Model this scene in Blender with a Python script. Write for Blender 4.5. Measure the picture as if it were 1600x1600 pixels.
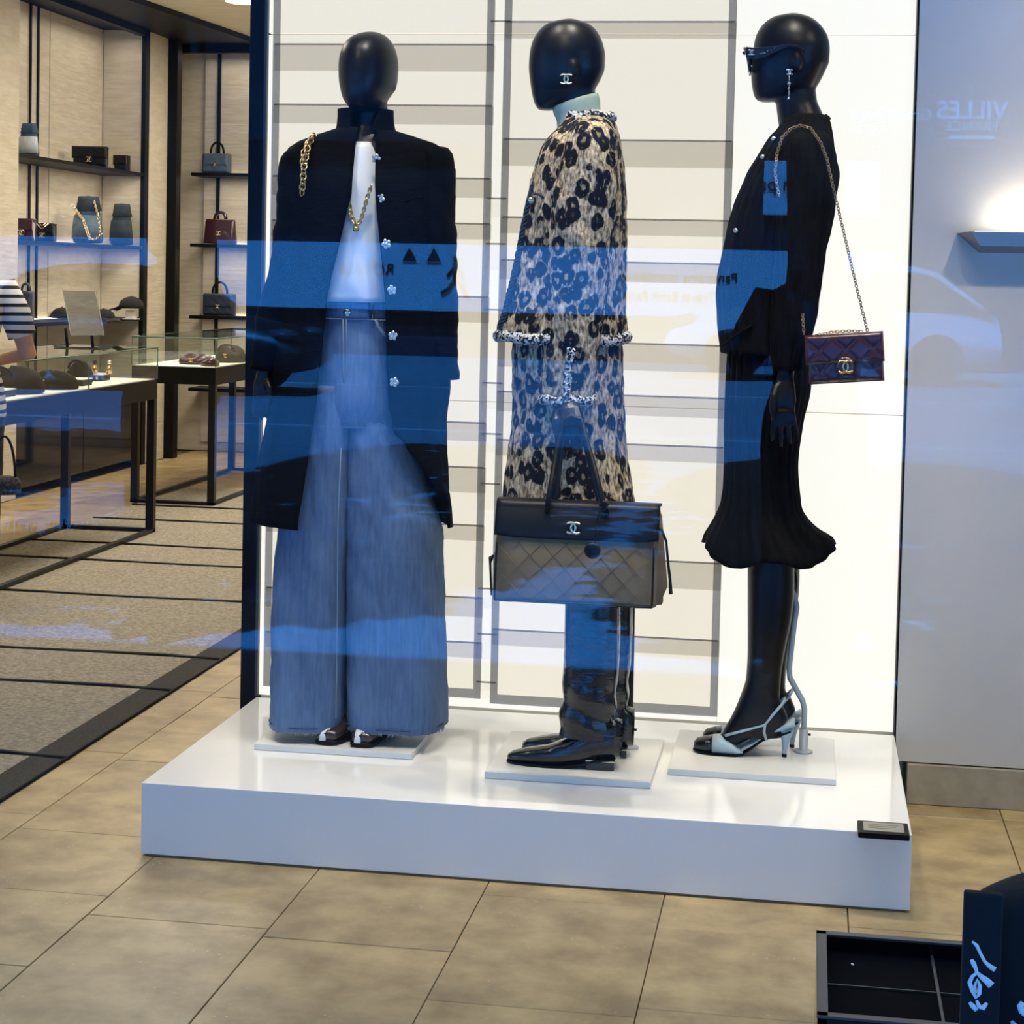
import bpy, math, random
import numpy as np
from mathutils import Vector, Matrix
random.seed(7); rng = np.random.default_rng(7)
for o in list(bpy.data.objects): bpy.data.objects.remove(o)
SC = bpy.context.scene; COL = SC.collection
PI = math.pi

# ---------------------------------------------------------------- camera
cd = bpy.data.cameras.new('camera'); cam = bpy.data.objects.new('camera', cd); COL.objects.link(cam)
cd.sensor_fit = 'HORIZONTAL'; cd.sensor_width = 36.0; cd.lens = 65.314; cd.shift_y = -0.14073; cd.clip_start = 0.02; cd.clip_end = 300
right = Vector((0.98691925, 0.15970206, 0.02203738)); down = Vector((0.0296883, -0.04568071, -0.99851484)); fwd = Vector((-0.15845819, 0.98610777, -0.04982446))
cam.matrix_world = Matrix(((right.x, -down.x, -fwd.x, 0), (right.y, -down.y, -fwd.y, 0), (right.z, -down.z, -fwd.z, 1.4), (0, 0, 0, 1)))
SC.camera = cam
# ---------------------------------------------------------------- sky, sun, exposure
vs = SC.view_settings
SC.display_settings.display_device = 'sRGB'
vs.view_transform = 'Standard'; vs.look = 'None'; vs.exposure = 0.0; vs.gamma = 1.0; vs.use_curve_mapping = False
SC.cycles.transparent_max_bounces = 32; SC.cycles.max_bounces = 8; SC.cycles.sample_clamp_indirect = 6.0
wd = bpy.data.worlds.new('sky'); SC.world = wd; wd.use_nodes = True
wn = wd.node_tree.nodes; bg = wn['Background']
tc = wn.new('ShaderNodeTexCoord'); sp = wn.new('ShaderNodeSeparateXYZ'); rp = wn.new('ShaderNodeValToRGB')
wd.node_tree.links.new(tc.outputs['Generated'], sp.inputs[0]); wd.node_tree.links.new(sp.outputs['Z'], rp.inputs[0]); wd.node_tree.links.new(rp.outputs[0], bg.inputs[0])
rp.color_ramp.elements[0].color = (0.30, 0.55, 1.0, 1); rp.color_ramp.elements[1].color = (0.22, 0.47, 0.97, 1)
bg.inputs[1].default_value = 2.15
def lamp(name, kind, loc, energy, col=(1, 1, 1), rot=None, **k):
    l = bpy.data.lights.new(name, kind); l.energy = energy; l.color = col
    for a, b in k.items(): setattr(l, a, b)
    o = bpy.data.objects.new(name, l); COL.objects.link(o); o.location = loc
    if rot: o.rotation_euler = rot
    return o
sun_dir = Vector((0.10, -0.42, -1.0))
sun = lamp('sun', 'SUN', (0, 0, 12), 104.0, (0.018, 0.29, 1.0), angle=0.01)
sun.rotation_euler = sun_dir.to_track_quat('-Z', 'Y').to_euler()
# warm downlights recessed in the shop ceiling, with added fill spots among them
WARM = (1.0, 0.89, 0.745); WHITE = (1.0, 0.93, 0.80)
def spot(x, y, z, tx, ty, tz, e, size=70, blend=.7, col=WHITE, r=.05):
    o = lamp('ceiling_spot', 'SPOT', (x, y, z), e, col, spot_size=math.radians(size), spot_blend=blend, shadow_soft_size=r)
    o.rotation_euler = (Vector((tx, ty, tz)) - Vector((x, y, z))).to_track_quat('-Z', 'Y').to_euler(); return o
for sx, tx in ((-1.5, -1.2), (-1.0, -.95), (-.45, -.5), (.05, -.1)):
    spot(sx, 4.15, 2.95, tx, 4.62, .2, 40 if sx < -1.2 else 53, 42 if sx < -1.2 else 58)
spot(-.6, 3.6, 2.95, -.5, 3.75, 0, 40, 80, 1, WARM); spot(.6, 3.9, 2.95, .6, 4.1, 0, 52, 90, 1, WARM); spot(-2.2, 4.6, 2.95, -2.2, 4.6, 0, 14, 95, 1, WARM); spot(1.2, 3.9, 2.95, 1.0, 5.07, .9, 70, 100, 1, WARM)  # the last spot is added fill that warms the grey wall
for sx, tx in ((-1.7, -1.15), (-.75, -.58), (.35, -.15)):
    spot(sx, 3.35, 2.95, tx, 4.6, 1.15, 26, 46, .8)  # added fill spots warming the mannequins from the front
for y in (6.5, 8.6, 10.6, 12.4):
    lamp('ceiling_panel_light', 'AREA', (-3.0, y, 3.03), 38 if y < 7 else 46, WARM, shape='RECTANGLE', size=1.0, size_y=.8)

# ---------------------------------------------------------------- helpers
def S(r, g, b):
    f = lambda c: c / 12.92 if c <= .04045 else ((c + .055) / 1.055) ** 2.4
    return (f(r / 255), f(g / 255), f(b / 255), 1)
def nt(name):
    m = bpy.data.materials.new(name); m.use_nodes = True
    t = m.node_tree; return m, t, t.nodes['Principled BSDF']
def N(t, kind, **k):
    n = t.nodes.new('ShaderNode' + kind)
    for a, b in k.items():
        if a in n.inputs: n.inputs[a].default_value = b
        else: setattr(n, a, b)
    return n
def coords(t, stretch=(1, 1, 1), src='Object'):
    c = N(t, 'TexCoord'); m = N(t, 'Mapping'); m.inputs['Scale'].default_value = stretch
    t.links.new(c.outputs[src], m.inputs[0]); return m.outputs[0]
def ramp(t, fac, stops):
    r = N(t, 'ValToRGB'); e = r.color_ramp.elements
    while len(e) < len(stops): e.new(.5)
    for q, (p, c) in zip(e, stops): q.position = p; q.color = c
    t.links.new(fac, r.inputs[0]); return r.outputs[0]
def mat(name, col, rough=.5, metal=0, col2=None, ns=8, st=(1, 1, 1), lo=.35, hi=.65, bump=0, bs=60, bst=(1, 1, 1), bd=.002, spec=.5, coat=0, emit=0, rand=0):
    m, t, b = nt(name)
    b.inputs['Base Color'].default_value = col; b.inputs['Roughness'].default_value = rough; b.inputs['Metallic'].default_value = metal
    b.inputs['Specular IOR Level'].default_value = spec; b.inputs['Coat Weight'].default_value = coat; b.inputs['Coat Roughness'].default_value = .05
    out = None
    if col2:
        n = N(t, 'TexNoise', Scale=ns, Detail=6.0, Roughness=.6); t.links.new(coords(t, st), n.inputs['Vector'])
        out = ramp(t, n.outputs['Fac'], [(lo, col), (hi, col2)])
    if rand:
        oi = N(t, 'ObjectInfo'); hs = N(t, 'HueSaturation'); mr = N(t, 'MapRange'); mr.inputs['To Min'].default_value = 1 - rand; mr.inputs['To Max'].default_value = 1 + rand
        t.links.new(oi.outputs['Random'], mr.inputs['Value']); t.links.new(mr.outputs[0], hs.inputs['Value'])
        if out: t.links.new(out, hs.inputs['Color'])
        else: hs.inputs['Color'].default_value = col
        out = hs.outputs[0]
    if out: t.links.new(out, b.inputs['Base Color'])
    if bump:
        n = N(t, 'TexNoise', Scale=bs, Detail=4.0); t.links.new(coords(t, bst), n.inputs['Vector'])
        bn = N(t, 'Bump', Strength=bump, Distance=bd); t.links.new(n.outputs['Fac'], bn.inputs['Height']); t.links.new(bn.outputs[0], b.inputs['Normal'])
    if emit:
        b.inputs['Emission Color'].default_value = col; b.inputs['Emission Strength'].default_value = emit
    return m
def glassmat(name, refl, tint=(1, 1, 1, 1), rough=0):
    m, t, b = nt(name); t.nodes.remove(b); o = t.nodes['Material Output']
    tr = N(t, 'BsdfTransparent'); tr.inputs[0].default_value = tint; gl = N(t, 'BsdfGlossy'); gl.inputs['Roughness'].default_value = rough
    fr = N(t, 'Fresnel', IOR=1.5); ad = N(t, 'Math', operation='ADD', use_clamp=True); ad.inputs[1].default_value = refl - .04
    ge = N(t, 'NewGeometry'); iv = N(t, 'Math', operation='SUBTRACT'); iv.inputs[0].default_value = 1.0; fx_ = N(t, 'Math', operation='MULTIPLY')   # reflection at the entry face only
    mx = N(t, 'MixShader'); t.links.new(fr.outputs[0], ad.inputs[0]); t.links.new(ge.outputs['Backfacing'], iv.inputs[1]); t.links.new(ad.outputs[0], fx_.inputs[0]); t.links.new(iv.outputs[0], fx_.inputs[1]); t.links.new(fx_.outputs[0], mx.inputs[0])
    t.links.new(tr.outputs[0], mx.inputs[1]); t.links.new(gl.outputs[0], mx.inputs[2]); t.links.new(mx.outputs[0], o.inputs[0]); return m
def scrimmat(name, tint, dif, w=.12):
    m, t, b = nt(name); t.nodes.remove(b); o = t.nodes['Material Output']
    tr = N(t, 'BsdfTransparent'); tr.inputs[0].default_value = tint; df = N(t, 'BsdfDiffuse'); df.inputs[0].default_value = dif
    mx = N(t, 'MixShader'); mx.inputs[0].default_value = w
    t.links.new(tr.outputs[0], mx.inputs[1]); t.links.new(df.outputs[0], mx.inputs[2]); t.links.new(mx.outputs[0], o.inputs[0]); return m

def link(o, parent=None):
    COL.objects.link(o)
    if parent is not None:
        o.parent = parent; o.matrix_parent_inverse = Matrix.Translation(WLOC(parent)).inverted()
    return o
def WLOC(o):
    p = Vector(o.location) if o.type == 'EMPTY' else Vector((0, 0, 0)); return p
def thing(name, label, cat, loc=(0, 0, 0), group=None):
    o = bpy.data.objects.new(name, None); o.empty_display_size = .1; COL.objects.link(o); o.location = loc
    return tag(o, label, cat, group)
def tag(o, label, cat, group=None):
    o['label'] = label; o['category'] = cat
    if group: o['group'] = group
    return o
def lab(o, label): o['label'] = label; return o
def struct(o): o['kind'] = 'structure'; return o
def stuff(o): o['kind'] = 'stuff'; return o

class G:
    def __init__(s): s.v = []; s.f = []
    def add(s, vs, fs):
        k = len(s.v); s.v += [tuple(map(float, q)) for q in vs]; s.f += [tuple(i + k for i in f) for f in fs]; return s
    def box(s, x0, x1, y0, y1, z0, z1):
        return s.add([(x0, y0, z0), (x1, y0, z0), (x1, y1, z0), (x0, y1, z0), (x0, y0, z1), (x1, y0, z1), (x1, y1, z1), (x0, y1, z1)],
                     [(3, 2, 1, 0), (4, 5, 6, 7), (0, 1, 5, 4), (1, 2, 6, 5), (2, 3, 7, 6), (3, 0, 4, 7)])
    def loft(s, rings, closed=True, cap=True):
        n = len(rings[0]); vs = [p for r in rings for p in r]; fs = []
        for i in range(len(rings) - 1):
            for j in range(n if closed else n - 1):
                k = (j + 1) % n; fs.append((i * n + j, i * n + k, (i + 1) * n + k, (i + 1) * n + j))
        if cap and closed: fs += [tuple(range(n))[::-1], tuple((len(rings) - 1) * n + j for j in range(n))]
        return s.add(vs, fs)
    def tube(s, pts, r, n=10, flat=1.0, closed=False, up=None, cap=True):
        P = [Vector(p) for p in pts]; m = len(P); R = [r] * m if not hasattr(r, '__len__') else list(r)
        rings = []; nrm = None
        for i in range(m):
            a = P[(i - 1) % m] if (i > 0 or closed) else P[i]; b = P[(i + 1) % m] if (i < m - 1 or closed) else P[i]
            d = (b - a).normalized() if (b - a).length > 1e-9 else Vector((0, 0, 1))
            if nrm is None:
                nrm = Vector(up) if up else (Vector((0, 0, 1)) if abs(d.z) < .9 else Vector((0, -1, 0)))
            nrm = (nrm - d * nrm.dot(d)); nrm = nrm.normalized() if nrm.length > 1e-6 else d.orthogonal().normalized()
            bi = d.cross(nrm)
            rings.append([P[i] + (nrm * math.cos(t) * flat + bi * math.sin(t)) * R[i] for t in [2 * PI * j / n for j in range(n)]])
        if closed: rings.append(rings[0]); cap = False
        return s.loft(rings, True, cap)
    def lathe(s, c, prof, n=24):
        return s.loft([[(c[0] + r * math.cos(2 * PI * j / n), c[1] + r * math.sin(2 * PI * j / n), c[2] + z) for j in range(n)] for r, z in prof])
    def ell(s, c, r, n=16, m=10):
        rings = []
        for i in range(m + 1):
            a = -PI / 2 + PI * (.02 + .96 * i / m); rings.append([(c[0] + r[0] * math.cos(a) * math.cos(2 * PI * j / n), c[1] + r[1] * math.cos(a) * math.sin(2 * PI * j / n), c[2] + r[2] * math.sin(a)) for j in range(n)])
        return s.loft(rings)
    def torus(s, c, R, r, ax1, ax2, n=14, k=6, e=1.0):
        a, b = Vector(ax1).normalized(), Vector(ax2).normalized()
        return s.tube([Vector(c) + a * R * e * math.cos(2 * PI * i / n) + b * R * math.sin(2 * PI * i / n) for i in range(n)], r, k, closed=True, up=a.cross(b))
    def obj(s, name, m, parent=None, smooth=True, bevel=0, sub=0, solid=0, remesh=0, seg=2):
        me = bpy.data.meshes.new(name); me.from_pydata(s.v, [], s.f); me.materials.append(m)
        me.validate(); me.update()
        if smooth: me.shade_smooth()
        o = bpy.data.objects.new(name, me); link(o, parent)
        if solid: q = o.modifiers.new('s', 'SOLIDIFY'); q.thickness = solid; q.offset = 0
        if remesh:
            q = o.modifiers.new('r', 'REMESH'); q.mode = 'VOXEL'; q.voxel_size = remesh; q.use_smooth_shade = True
            q = o.modifiers.new('m', 'SMOOTH'); q.factor = .5; q.iterations = 6
        if bevel:
            q = o.modifiers.new('b', 'BEVEL'); q.width = bevel; q.segments = seg; q.limit_method = 'ANGLE'; q.angle_limit = .6
        if sub: q = o.modifiers.new('u', 'SUBSURF'); q.levels = sub; q.render_levels = sub
        return o
def bx(name, d, m, parent=None, bevel=.002): return G().box(*d).obj(name, m, parent, smooth=False, bevel=bevel)
def herm(tab, zs):
    """smooth interpolation of table rows (first column is the parameter)"""
    T = np.array(sorted(tab)); z = T[:, 0]; out = []
    for c in range(1, T.shape[1]):
        y = T[:, c]; d = np.diff(y) / np.diff(z); m = np.zeros(len(z)); m[0] = d[0]; m[-1] = d[-1]
        for i in range(1, len(z) - 1): m[i] = 0 if d[i - 1] * d[i] <= 0 else 2 * d[i - 1] * d[i] / (d[i - 1] + d[i])
        k = np.clip(np.searchsorted(z, zs) - 1, 0, len(z) - 2); h = z[k + 1] - z[k]; t = (zs - z[k]) / h
        out.append((2*t**3-3*t**2+1)*y[k] + (t**3-2*t**2+t)*h*m[k] + (-2*t**3+3*t**2)*y[k+1] + (t**3-t**2)*h*m[k+1])
    return np.array(out).T
def shell(g, tab, y0, n=64, rows=48, p=2.2, disp=None, arc=None, cap=False):
    """garment or limb: rows (z, x_left, x_right, half depth[, y shift]); arc = (table of front edges) leaves the front open"""
    z0, z1 = min(r[0] for r in tab), max(r[0] for r in tab); zs = np.linspace(z0, z1, rows); V = herm(tab, zs); A = herm(arc, np.clip(zs, min(r[0] for r in arc), max(r[0] for r in arc))) if arc else None
    rings = []
    for i, z in enumerate(zs):
        xl, xr, hy = V[i][:3]; ys = V[i][3] if V.shape[1] > 3 else 0; xc, hx = (xl + xr) / 2, max((xr - xl) / 2, 1e-4); r = []
        if arc:
            a0 = math.asin(max(-.999, min(.999, (A[i][1] - xc) / hx))); a1 = 2 * PI + math.asin(max(-.999, min(.999, (A[i][0] - xc) / hx)))
            th = np.linspace(a0, a1, n)
        else: th = np.linspace(0, 2 * PI, n, endpoint=False)
        for a in th:
            s, c = math.sin(a), math.cos(a)
            k = (abs(s) ** p + abs(c) ** p) ** (-1 / p) if not arc else 1
            dz = 0; q = 0
            if disp: q, dz = disp(a, z, (z - z0) / (z1 - z0))
            r.append((xc + (hx * k + q) * s, y0 + ys - (hy * k + q) * c, z + dz))
        rings.append(r)
    return g.loft(rings, closed=not arc, cap=cap and not arc)
def arcpts(c, r, a0, a1, n, ax1, ax2):
    a, b = Vector(ax1), Vector(ax2); return [Vector(c) + a * r * math.cos(t) + b * r * math.sin(t) for t in np.linspace(a0, a1, n)]
def emblem(name, c, h, ax1, m, parent, th=.16, ax2=(0, 0, 1)):
    """two interlocked, back-to-back C shapes in polished metal"""
    g = G(); a = Vector(ax1).normalized(); b = Vector(ax2).normalized(); r = h / 2 * .92
    nn = a.cross(b)
    for sgn in (1, -1):
        pts = [Vector(c) + a * sgn * (.56 * r - r * .98 * math.cos(PI - t)) + b * r * math.sin(t) + nn * (sgn * .0006) for t in np.linspace(.8, 2 * PI - .8, 20)]
        g.tube(pts, h * th * .5, 6, flat=.6, up=nn)
    return g.obj(name, m, parent)
def chain(g, pts, R, r, step, tilt=True):
    P = [Vector(p) for p in pts]; L = [0]
    for a, b in zip(P, P[1:]): L.append(L[-1] + (b - a).length)
    k = 0; s = 0
    while s <= L[-1]:
        i = max(j for j in range(len(P) - 1) if L[j] <= s + 1e-9); d = (P[i + 1] - P[i]).normalized(); c = P[i] + d * (s - L[i])
        n1 = Vector((0, -1, 0)); n1 = (n1 - d * n1.dot(d)).normalized(); b = d.cross(n1); ang = (.5 if k % 2 else -.5 + PI / 2) if tilt else 0
        g.torus(c, R, r, d, n1 * math.sin(ang) + b * math.cos(ang), 10, 5, 1.35); s += step; k += 1
    return g
def noise1(x, s=0): return math.sin(x * 1.7 + s) * .5 + math.sin(x * 3.1 + s * 2.3) * .3 + math.sin(x * 6.3 + s * 1.1) * .2

# ---------------------------------------------------------------- materials
M = {}
M['tile'] = mat('limestone', S(188, 165, 118), .42, col2=S(148, 126, 86), ns=7, rand=.13, bump=.12, bs=90, bd=.001)
t = M['tile'].node_tree; b = t.nodes['Principled BSDF']
v = N(t, 'TexVoronoi', Scale=42.0); t.links.new(coords(t, (1, 2.2, 1)), v.inputs['Vector'])
lk = b.inputs['Base Color'].links[0].from_socket
fl = ramp(t, v.outputs['Distance'], [(.06, (1, 1, 1, 1)), (.15, (0, 0, 0, 1))]); nz = N(t, 'TexNoise', Scale=9.0); t.links.new(coords(t), nz.inputs['Vector'])
mk = N(t, 'Math', operation='MULTIPLY'); t.links.new(fl, mk.inputs[0]); t.links.new(ramp(t, nz.outputs['Fac'], [(.52, (0, 0, 0, 1)), (.66, (.8, .8, .8, 1))]), mk.inputs[1])
mx = N(t, 'MixRGB'); mx.inputs[2].default_value = S(235, 226, 200); t.links.new(mk.outputs[0], mx.inputs[0]); t.links.new(lk, mx.inputs[1]); t.links.new(mx.outputs[0], b.inputs['Base Color'])
M['grout'] = mat('grout', S(120, 105, 80), .8)
M['white_gloss'] = mat('white_lacquer', S(246, 244, 238), .09, spec=.6)
M['plate'] = mat('plate_white', S(232, 230, 222), .3)
M['plinth_front'] = M['white_gloss']
M['black'] = mat('black_satin', S(10, 10, 11), .5, spec=.15)
M['blackgloss'] = mat('black_lacquer', S(16, 16, 18), .06)
M['blackmetal'] = mat('black_metal', S(20, 20, 22), .4, .6)
M['mannequin'] = mat('mannequin_black', S(8, 8, 9), .36, spec=.28)
M['lightbox'] = mat('lightbox_white', (1, .98, .88, 1), .5, emit=.97); M['lightbox'].node_tree.nodes['Principled BSDF'].inputs['Base Color'].default_value = (.12, .12, .11, 1)
M['scrim'] = scrimmat('scrim_cream', (.957, .937, .90, 1), (.55, .55, .55, 1), .03)
M['scrim_band'] = scrimmat('scrim_overlap', (.905, .91, .925, 1), (.5, .5, .5, 1), .03)
M['scrim_border'] = scrimmat('scrim_border', (.57, .58, .61, 1), (.35, .35, .35, 1), .04)
M['scrim_back'] = scrimmat('scrim_back', (.985, .98, .965, 1), (.6, .6, .6, 1), .02)
M['hem'] = scrimmat('scrim_hem', (.60, .585, .575, 1), (.5, .48, .46, 1), .15)
M['graywall'] = mat('wall_gray', S(214, 208, 194), .6, col2=S(206, 201, 188), ns=3, bump=.05, bs=200)
M['stone'] = mat('skirting_stone', S(176, 166, 140), .55, col2=S(156, 146, 122), ns=14)
M['fabricwall'] = mat('wall_textile', S(206, 198, 178), .8, col2=S(192, 183, 162), ns=5, st=(1, 1, 4), bump=.5, bs=5, bst=(1.0, 1.0, 9), bd=.012)
M['ceiling'] = mat('ceiling_plaster', S(240, 234, 210), .7, col2=S(228, 221, 196), ns=2, st=(1, 6, 1))
M['carpet'] = mat('carpet', S(186, 178, 158), .95, col2=S(122, 116, 103), ns=75, st=(1, 1, 1), lo=.3, hi=.7, bump=.8, bs=220, bd=.006)
M['carpetedge'] = mat('carpet_border', S(72, 68, 60), .95, col2=S(44, 42, 38), ns=120, bump=.8, bs=200, bd=.006)
M['gold'] = mat('gold', S(214, 178, 120), .22, 1)
M['palegold'] = mat('pale_gold', S(232, 214, 178), .2, 1)
M['silver'] = mat('silver', S(225, 222, 215), .18, 1)
M['rodgrey'] = mat('rod_grey', S(176, 182, 180), .4)
M['glass'] = glassmat('shop_glass', .029)
M['vitrine'] = glassmat('vitrine_glass', .03, (.96, .985, .97, 1))
M['glassedge'] = mat('glass_edge_green', S(70, 110, 96), .2)

# ================================================================ THE SHOP SHELL
YG = 3.0                                    # the shop window stands at y = 3.0
fl = struct(bx('floor', (-6.2, 2.6, 3.0, 14.2, -.12, -.012), M['grout'], None, 0))
def tile(x0, x1, y0, y1):
    g = .0012; dz = random.uniform(-.0008, .0004)
    return G().box(x0 + g, x1 - g, y0 + g, y1 - g, -.02, dz).obj('tile', M['tile'], fl, smooth=False, bevel=.0012, seg=1)
TW = .405
cuts = {-2.315: [5.05, 4.43, 4.0, 3.6], -1.912: [4.98, 4.31, 3.88, 3.45], -1.507: [4.95, 4.4, 3.76, 3.32], -1.102: [4.6, 4.2, 3.715, 3.365],
        -.697: [4.6, 4.08, 3.455], -.291: [4.4, 3.95, 3.5], .118: [4.95, 4.40, 4.05, 3.6], .535: [4.97, 4.5, 4.1, 3.7]}
for x0, ys in cuts.items():
    x1 = {-2.315: -1.912, -1.912: -1.507, -1.507: -1.102, -1.102: -.697, -.697: -.291, -.291: .118, .118: .535, .535: .955}[x0]
    lim = 5.06 if x0 > -1.6 else 7.2
    ys = sorted(ys); c = ys[-1]
    while c < lim: c += random.choice((.38, .43, .55)); ys.append(min(c, lim))
    ys = [3.03] + [q for q in ys if q > 3.4]
    for a, b2 in zip(ys, ys[1:]): tile(x0, x1, a, b2)
for i, x0 in enumerate((.955, 1.36, 1.765, 2.17)):
    for a, b2 in ((3.03, 3.9), (3.9, 4.5), (4.5, 5.06)): tile(x0, x0 + TW, a, b2)
for i, (x0, x1) in enumerate(((-4.66, -4.27), (-4.27, -3.90), (-2.04, -1.63))):      # the strip beyond the carpet, along the shelf wall and beside it
    y = 7.2 + (.2 * i if i < 2 else 0)
    while y < 13.6:
        q = min(y + random.choice((.42, .55, .7)), 13.68); tile(x0, x1, y, q); y = q
y = 11.35
for i, x0 in enumerate((-3.90, -3.43, -2.96, -2.49)):
    for a, b2 in ((11.3, 11.9 + .1 * i), (11.9 + .1 * i, 12.7), (12.7, 13.68)): tile(x0, x0 + .47, a, b2)
# walls
wl = struct(bx('wall_left', (-4.98, -4.67, 3.06, 10.452, 0, 3.2), M['fabricwall'], None, 0))
struct(bx('wall_left', (-5.3, -5.05, 10.3, 13.2, 0, 3.2), M['fabricwall'], None, 0)).name = 'wall_niche'
wb = struct(bx('wall_back', (-5.2, 2.6, 13.72, 13.95, 0, 3.3), M['fabricwall'], None, 0))
struct(bx('wall_partition', (-1.0, -.9, 5.4, 13.72, 0, 3.3), M['fabricwall'], None, 0))
wr = struct(bx('wall_right', (0.2587, 2.6, 5.07, 5.4, .112, 3.3), M['graywall'], None, 0))
struct(bx('wall_side', (2.6, 2.75, 3.0, 5.4, 0, 3.3), M['graywall'], None, 0))
struct(bx('baseboard_right', (.2905, 2.6, 5.058, 5.35, 0, .108), M['stone'], None, .002))
struct(bx('baseboard_back', (-4.56, -3.2, 13.705, 13.72, 0, .066), M['stone'], None, .001))
# ceiling: pale plaster with a dark dropped soffit over the shelf wall
struct(bx('ceiling', (-5.3, 2.75, 3.0, 14.0, 3.10, 3.3), M['ceiling'], None, 0))
g = G().add([(-5.05, 8.0, 3.062), (-4.32, 8.0, 3.062), (-4.27, 11.142, 3.062), (-4.12, 13.064, 3.062), (-4.08, 13.72, 3.062), (-5.05, 13.72, 3.062),
             (-5.05, 8.0, 3.1), (-4.32, 8.0, 3.1), (-4.27, 11.142, 3.1), (-4.12, 13.064, 3.1), (-4.08, 13.72, 3.1), (-5.05, 13.72, 3.1)],
            [(5, 4, 3, 2, 1, 0), (0, 1, 7, 6), (1, 2, 8, 7), (2, 3, 9, 8), (3, 4, 10, 9), (4, 5, 11, 10), (5, 0, 6, 11)])
struct(g.obj('trim_1', M['black'], None, smooth=False))
# the shop's own facade over and beside the window
fac = mat('facade_stone', S(150, 148, 142), .8, col2=S(130, 128, 124), ns=3)
struct(bx('wall_facade', (-9, 7, 2.92, 3.2, 3.05, 8.3), fac, None, 0)); struct(bx('wall_facade_left', (-9, -5.5, 2.92, 3.2, 0, 3.05), fac, None, 0)); struct(bx('wall_facade_right', (2.4, 7, 2.92, 3.2, 0, 3.05), fac, None, 0))
struct(bx('wall_upper', (-9, 7, 3.1, 14.2, 3.32, 3.6), fac, None, 0)); struct(bx('wall_end', (-5.5, -5.06, 3.06, 14.2, 0, 3.3), fac, None, 0))
struct(G().box(-5.5, 2.4, YG, YG + .012, .02, 3.05).obj('window_1', M['glass'], None, smooth=False))

# ================================================================ THE STREET BEHIND THE CAMERA, seen mirrored in the glass
pave = mat('paving_stone', S(176, 176, 180), .75, col2=S(158, 158, 164), ns=3, bump=.2, bs=30)
struct(bx('pavement', (-14, 10, -2.7, 3.0, -.2, 0), pave, None, 0))
road = mat('asphalt', S(120, 122, 128), .85, col2=S(96, 98, 104), ns=2, st=(.3, 1, 1), bump=.3, bs=40)
struct(bx('road', (-40, 25, -30, -2.7, -.32, -.10), road, None, 0))
struct(bx('kerb', (-40, 25, -2.85, -2.7, -.2, .0), mat('kerb_stone', S(190, 190, 190), .7), None, .01))
for i, (y, x0, x1) in enumerate(((-18.0, -40, 25), (-11.4, -40, 25))):
    struct(bx('road_line', (x0, x1, y - .06, y + .06, -.1, -.095), mat('road_paint', S(230, 230, 230), .6), None, 0))
# low verge of grass and clipped ground cover along the kerb
gm = mat('verge_green', S(52, 92, 48), .8, col2=S(30, 60, 34), ns=30)
gg = G()
for i in range(2600):
    x = random.uniform(-7.5, -2.2) ; y = random.uniform(-2.9, -1.75); h = random.uniform(.05, .16); a = random.uniform(0, PI); dx, dy = .02 * math.cos(a), .02 * math.sin(a)
    lx, ly = random.uniform(-.05, .05), random.uniform(-.05, .05)
    gg.add([(x - dx, y - dy, 0), (x + dx, y + dy, 0), (x + lx, y + ly, h)], [(0, 1, 2)])
tag(stuff(gg.obj('grass', gm, None, smooth=False)), 'low dark green grass verge along the kerb outside the window', 'grass')
# the office opposite: pale front with sign boards
pf = mat('office_front', S(178, 182, 190), .7); dk = mat('office_dark', S(20, 18, 23), .5); pn = mat('office_panel', S(214, 216, 222), .6)
YO = -27.0
off = thing('office_building', 'long office front across the street with pale window boards and dark fascia', 'building', (-6, YO, 0))
bx('wall', (-32, 18, YO - 1.0, YO, -.1, 7.0), dk, off, 0)
bx('window_board', (-18.5, 1.35, YO, YO + .12, .72, 1.93), pn, off, .01)
bx('window_board', (-.9, 1.1, YO, YO + .12, 2.55, 3.5), pn, off, .01)
bx('fascia', (-20, 12, YO, YO + .2, 3.75, 4.7), mat('fascia_navy', S(26, 26, 32), .6), off, .01)
bx('plinth', (-20, 12, YO, YO + .08, -.1, .25), mat('office_plinth', S(60, 46, 56), .6), off, .01)
def sign(txt, x, z, h, m, bold=0, y=YO + .13):
    c = bpy.data.curves.new('lettering', 'FONT'); c.body = txt; c.size = h * 1.42; c.extrude = .01; c.offset = bold; c.align_x = 'CENTER'; c.materials.append(m)
    tmp = bpy.data.objects.new('tmp', c); COL.objects.link(tmp); bpy.context.view_layer.update(); me = bpy.data.meshes.new_from_object(tmp.evaluated_get(bpy.context.evaluated_depsgraph_get())); bpy.data.objects.remove(tmp)
    o = bpy.data.objects.new('lettering', me); link(o, off); o['kind'] = 'stuff'; o.rotation_euler = (PI / 2, 0, PI); o.location = (x, y, z); 
    o.matrix_parent_inverse = Matrix.Translation(off.location).inverted(); return o
ink = mat('sign_ink', S(24, 26, 34), .7); wh = mat('sign_white', S(240, 240, 240), .6)
sign('ROYALE', -8.0, 1.36, .20, ink); sign('Panorama Immobilier', -2.35, 1.36, .17, ink); sign('Travel Ecrin Paris', -2.5, 1.02, .16, ink)
sign('e son parc', -.55, 2.98, .24, ink); sign('ama', -.3, 2.68, .16, ink)
sign('Grand Palais', 1.25, 4.22, .19, wh, y=YO + .21); sign('Femi', .9, 4.0, .19, wh, y=YO + .21); sign('VILLES', 2.6, 4.25, .30, wh, .01, y=YO + .21); sign('FRANCE', 2.6, 4.04, .17, wh, y=YO + .21)
bx('rule', (2.22, 2.98, YO + .2, YO + .22, 3.9, 3.96), wh, off, 0)
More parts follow.
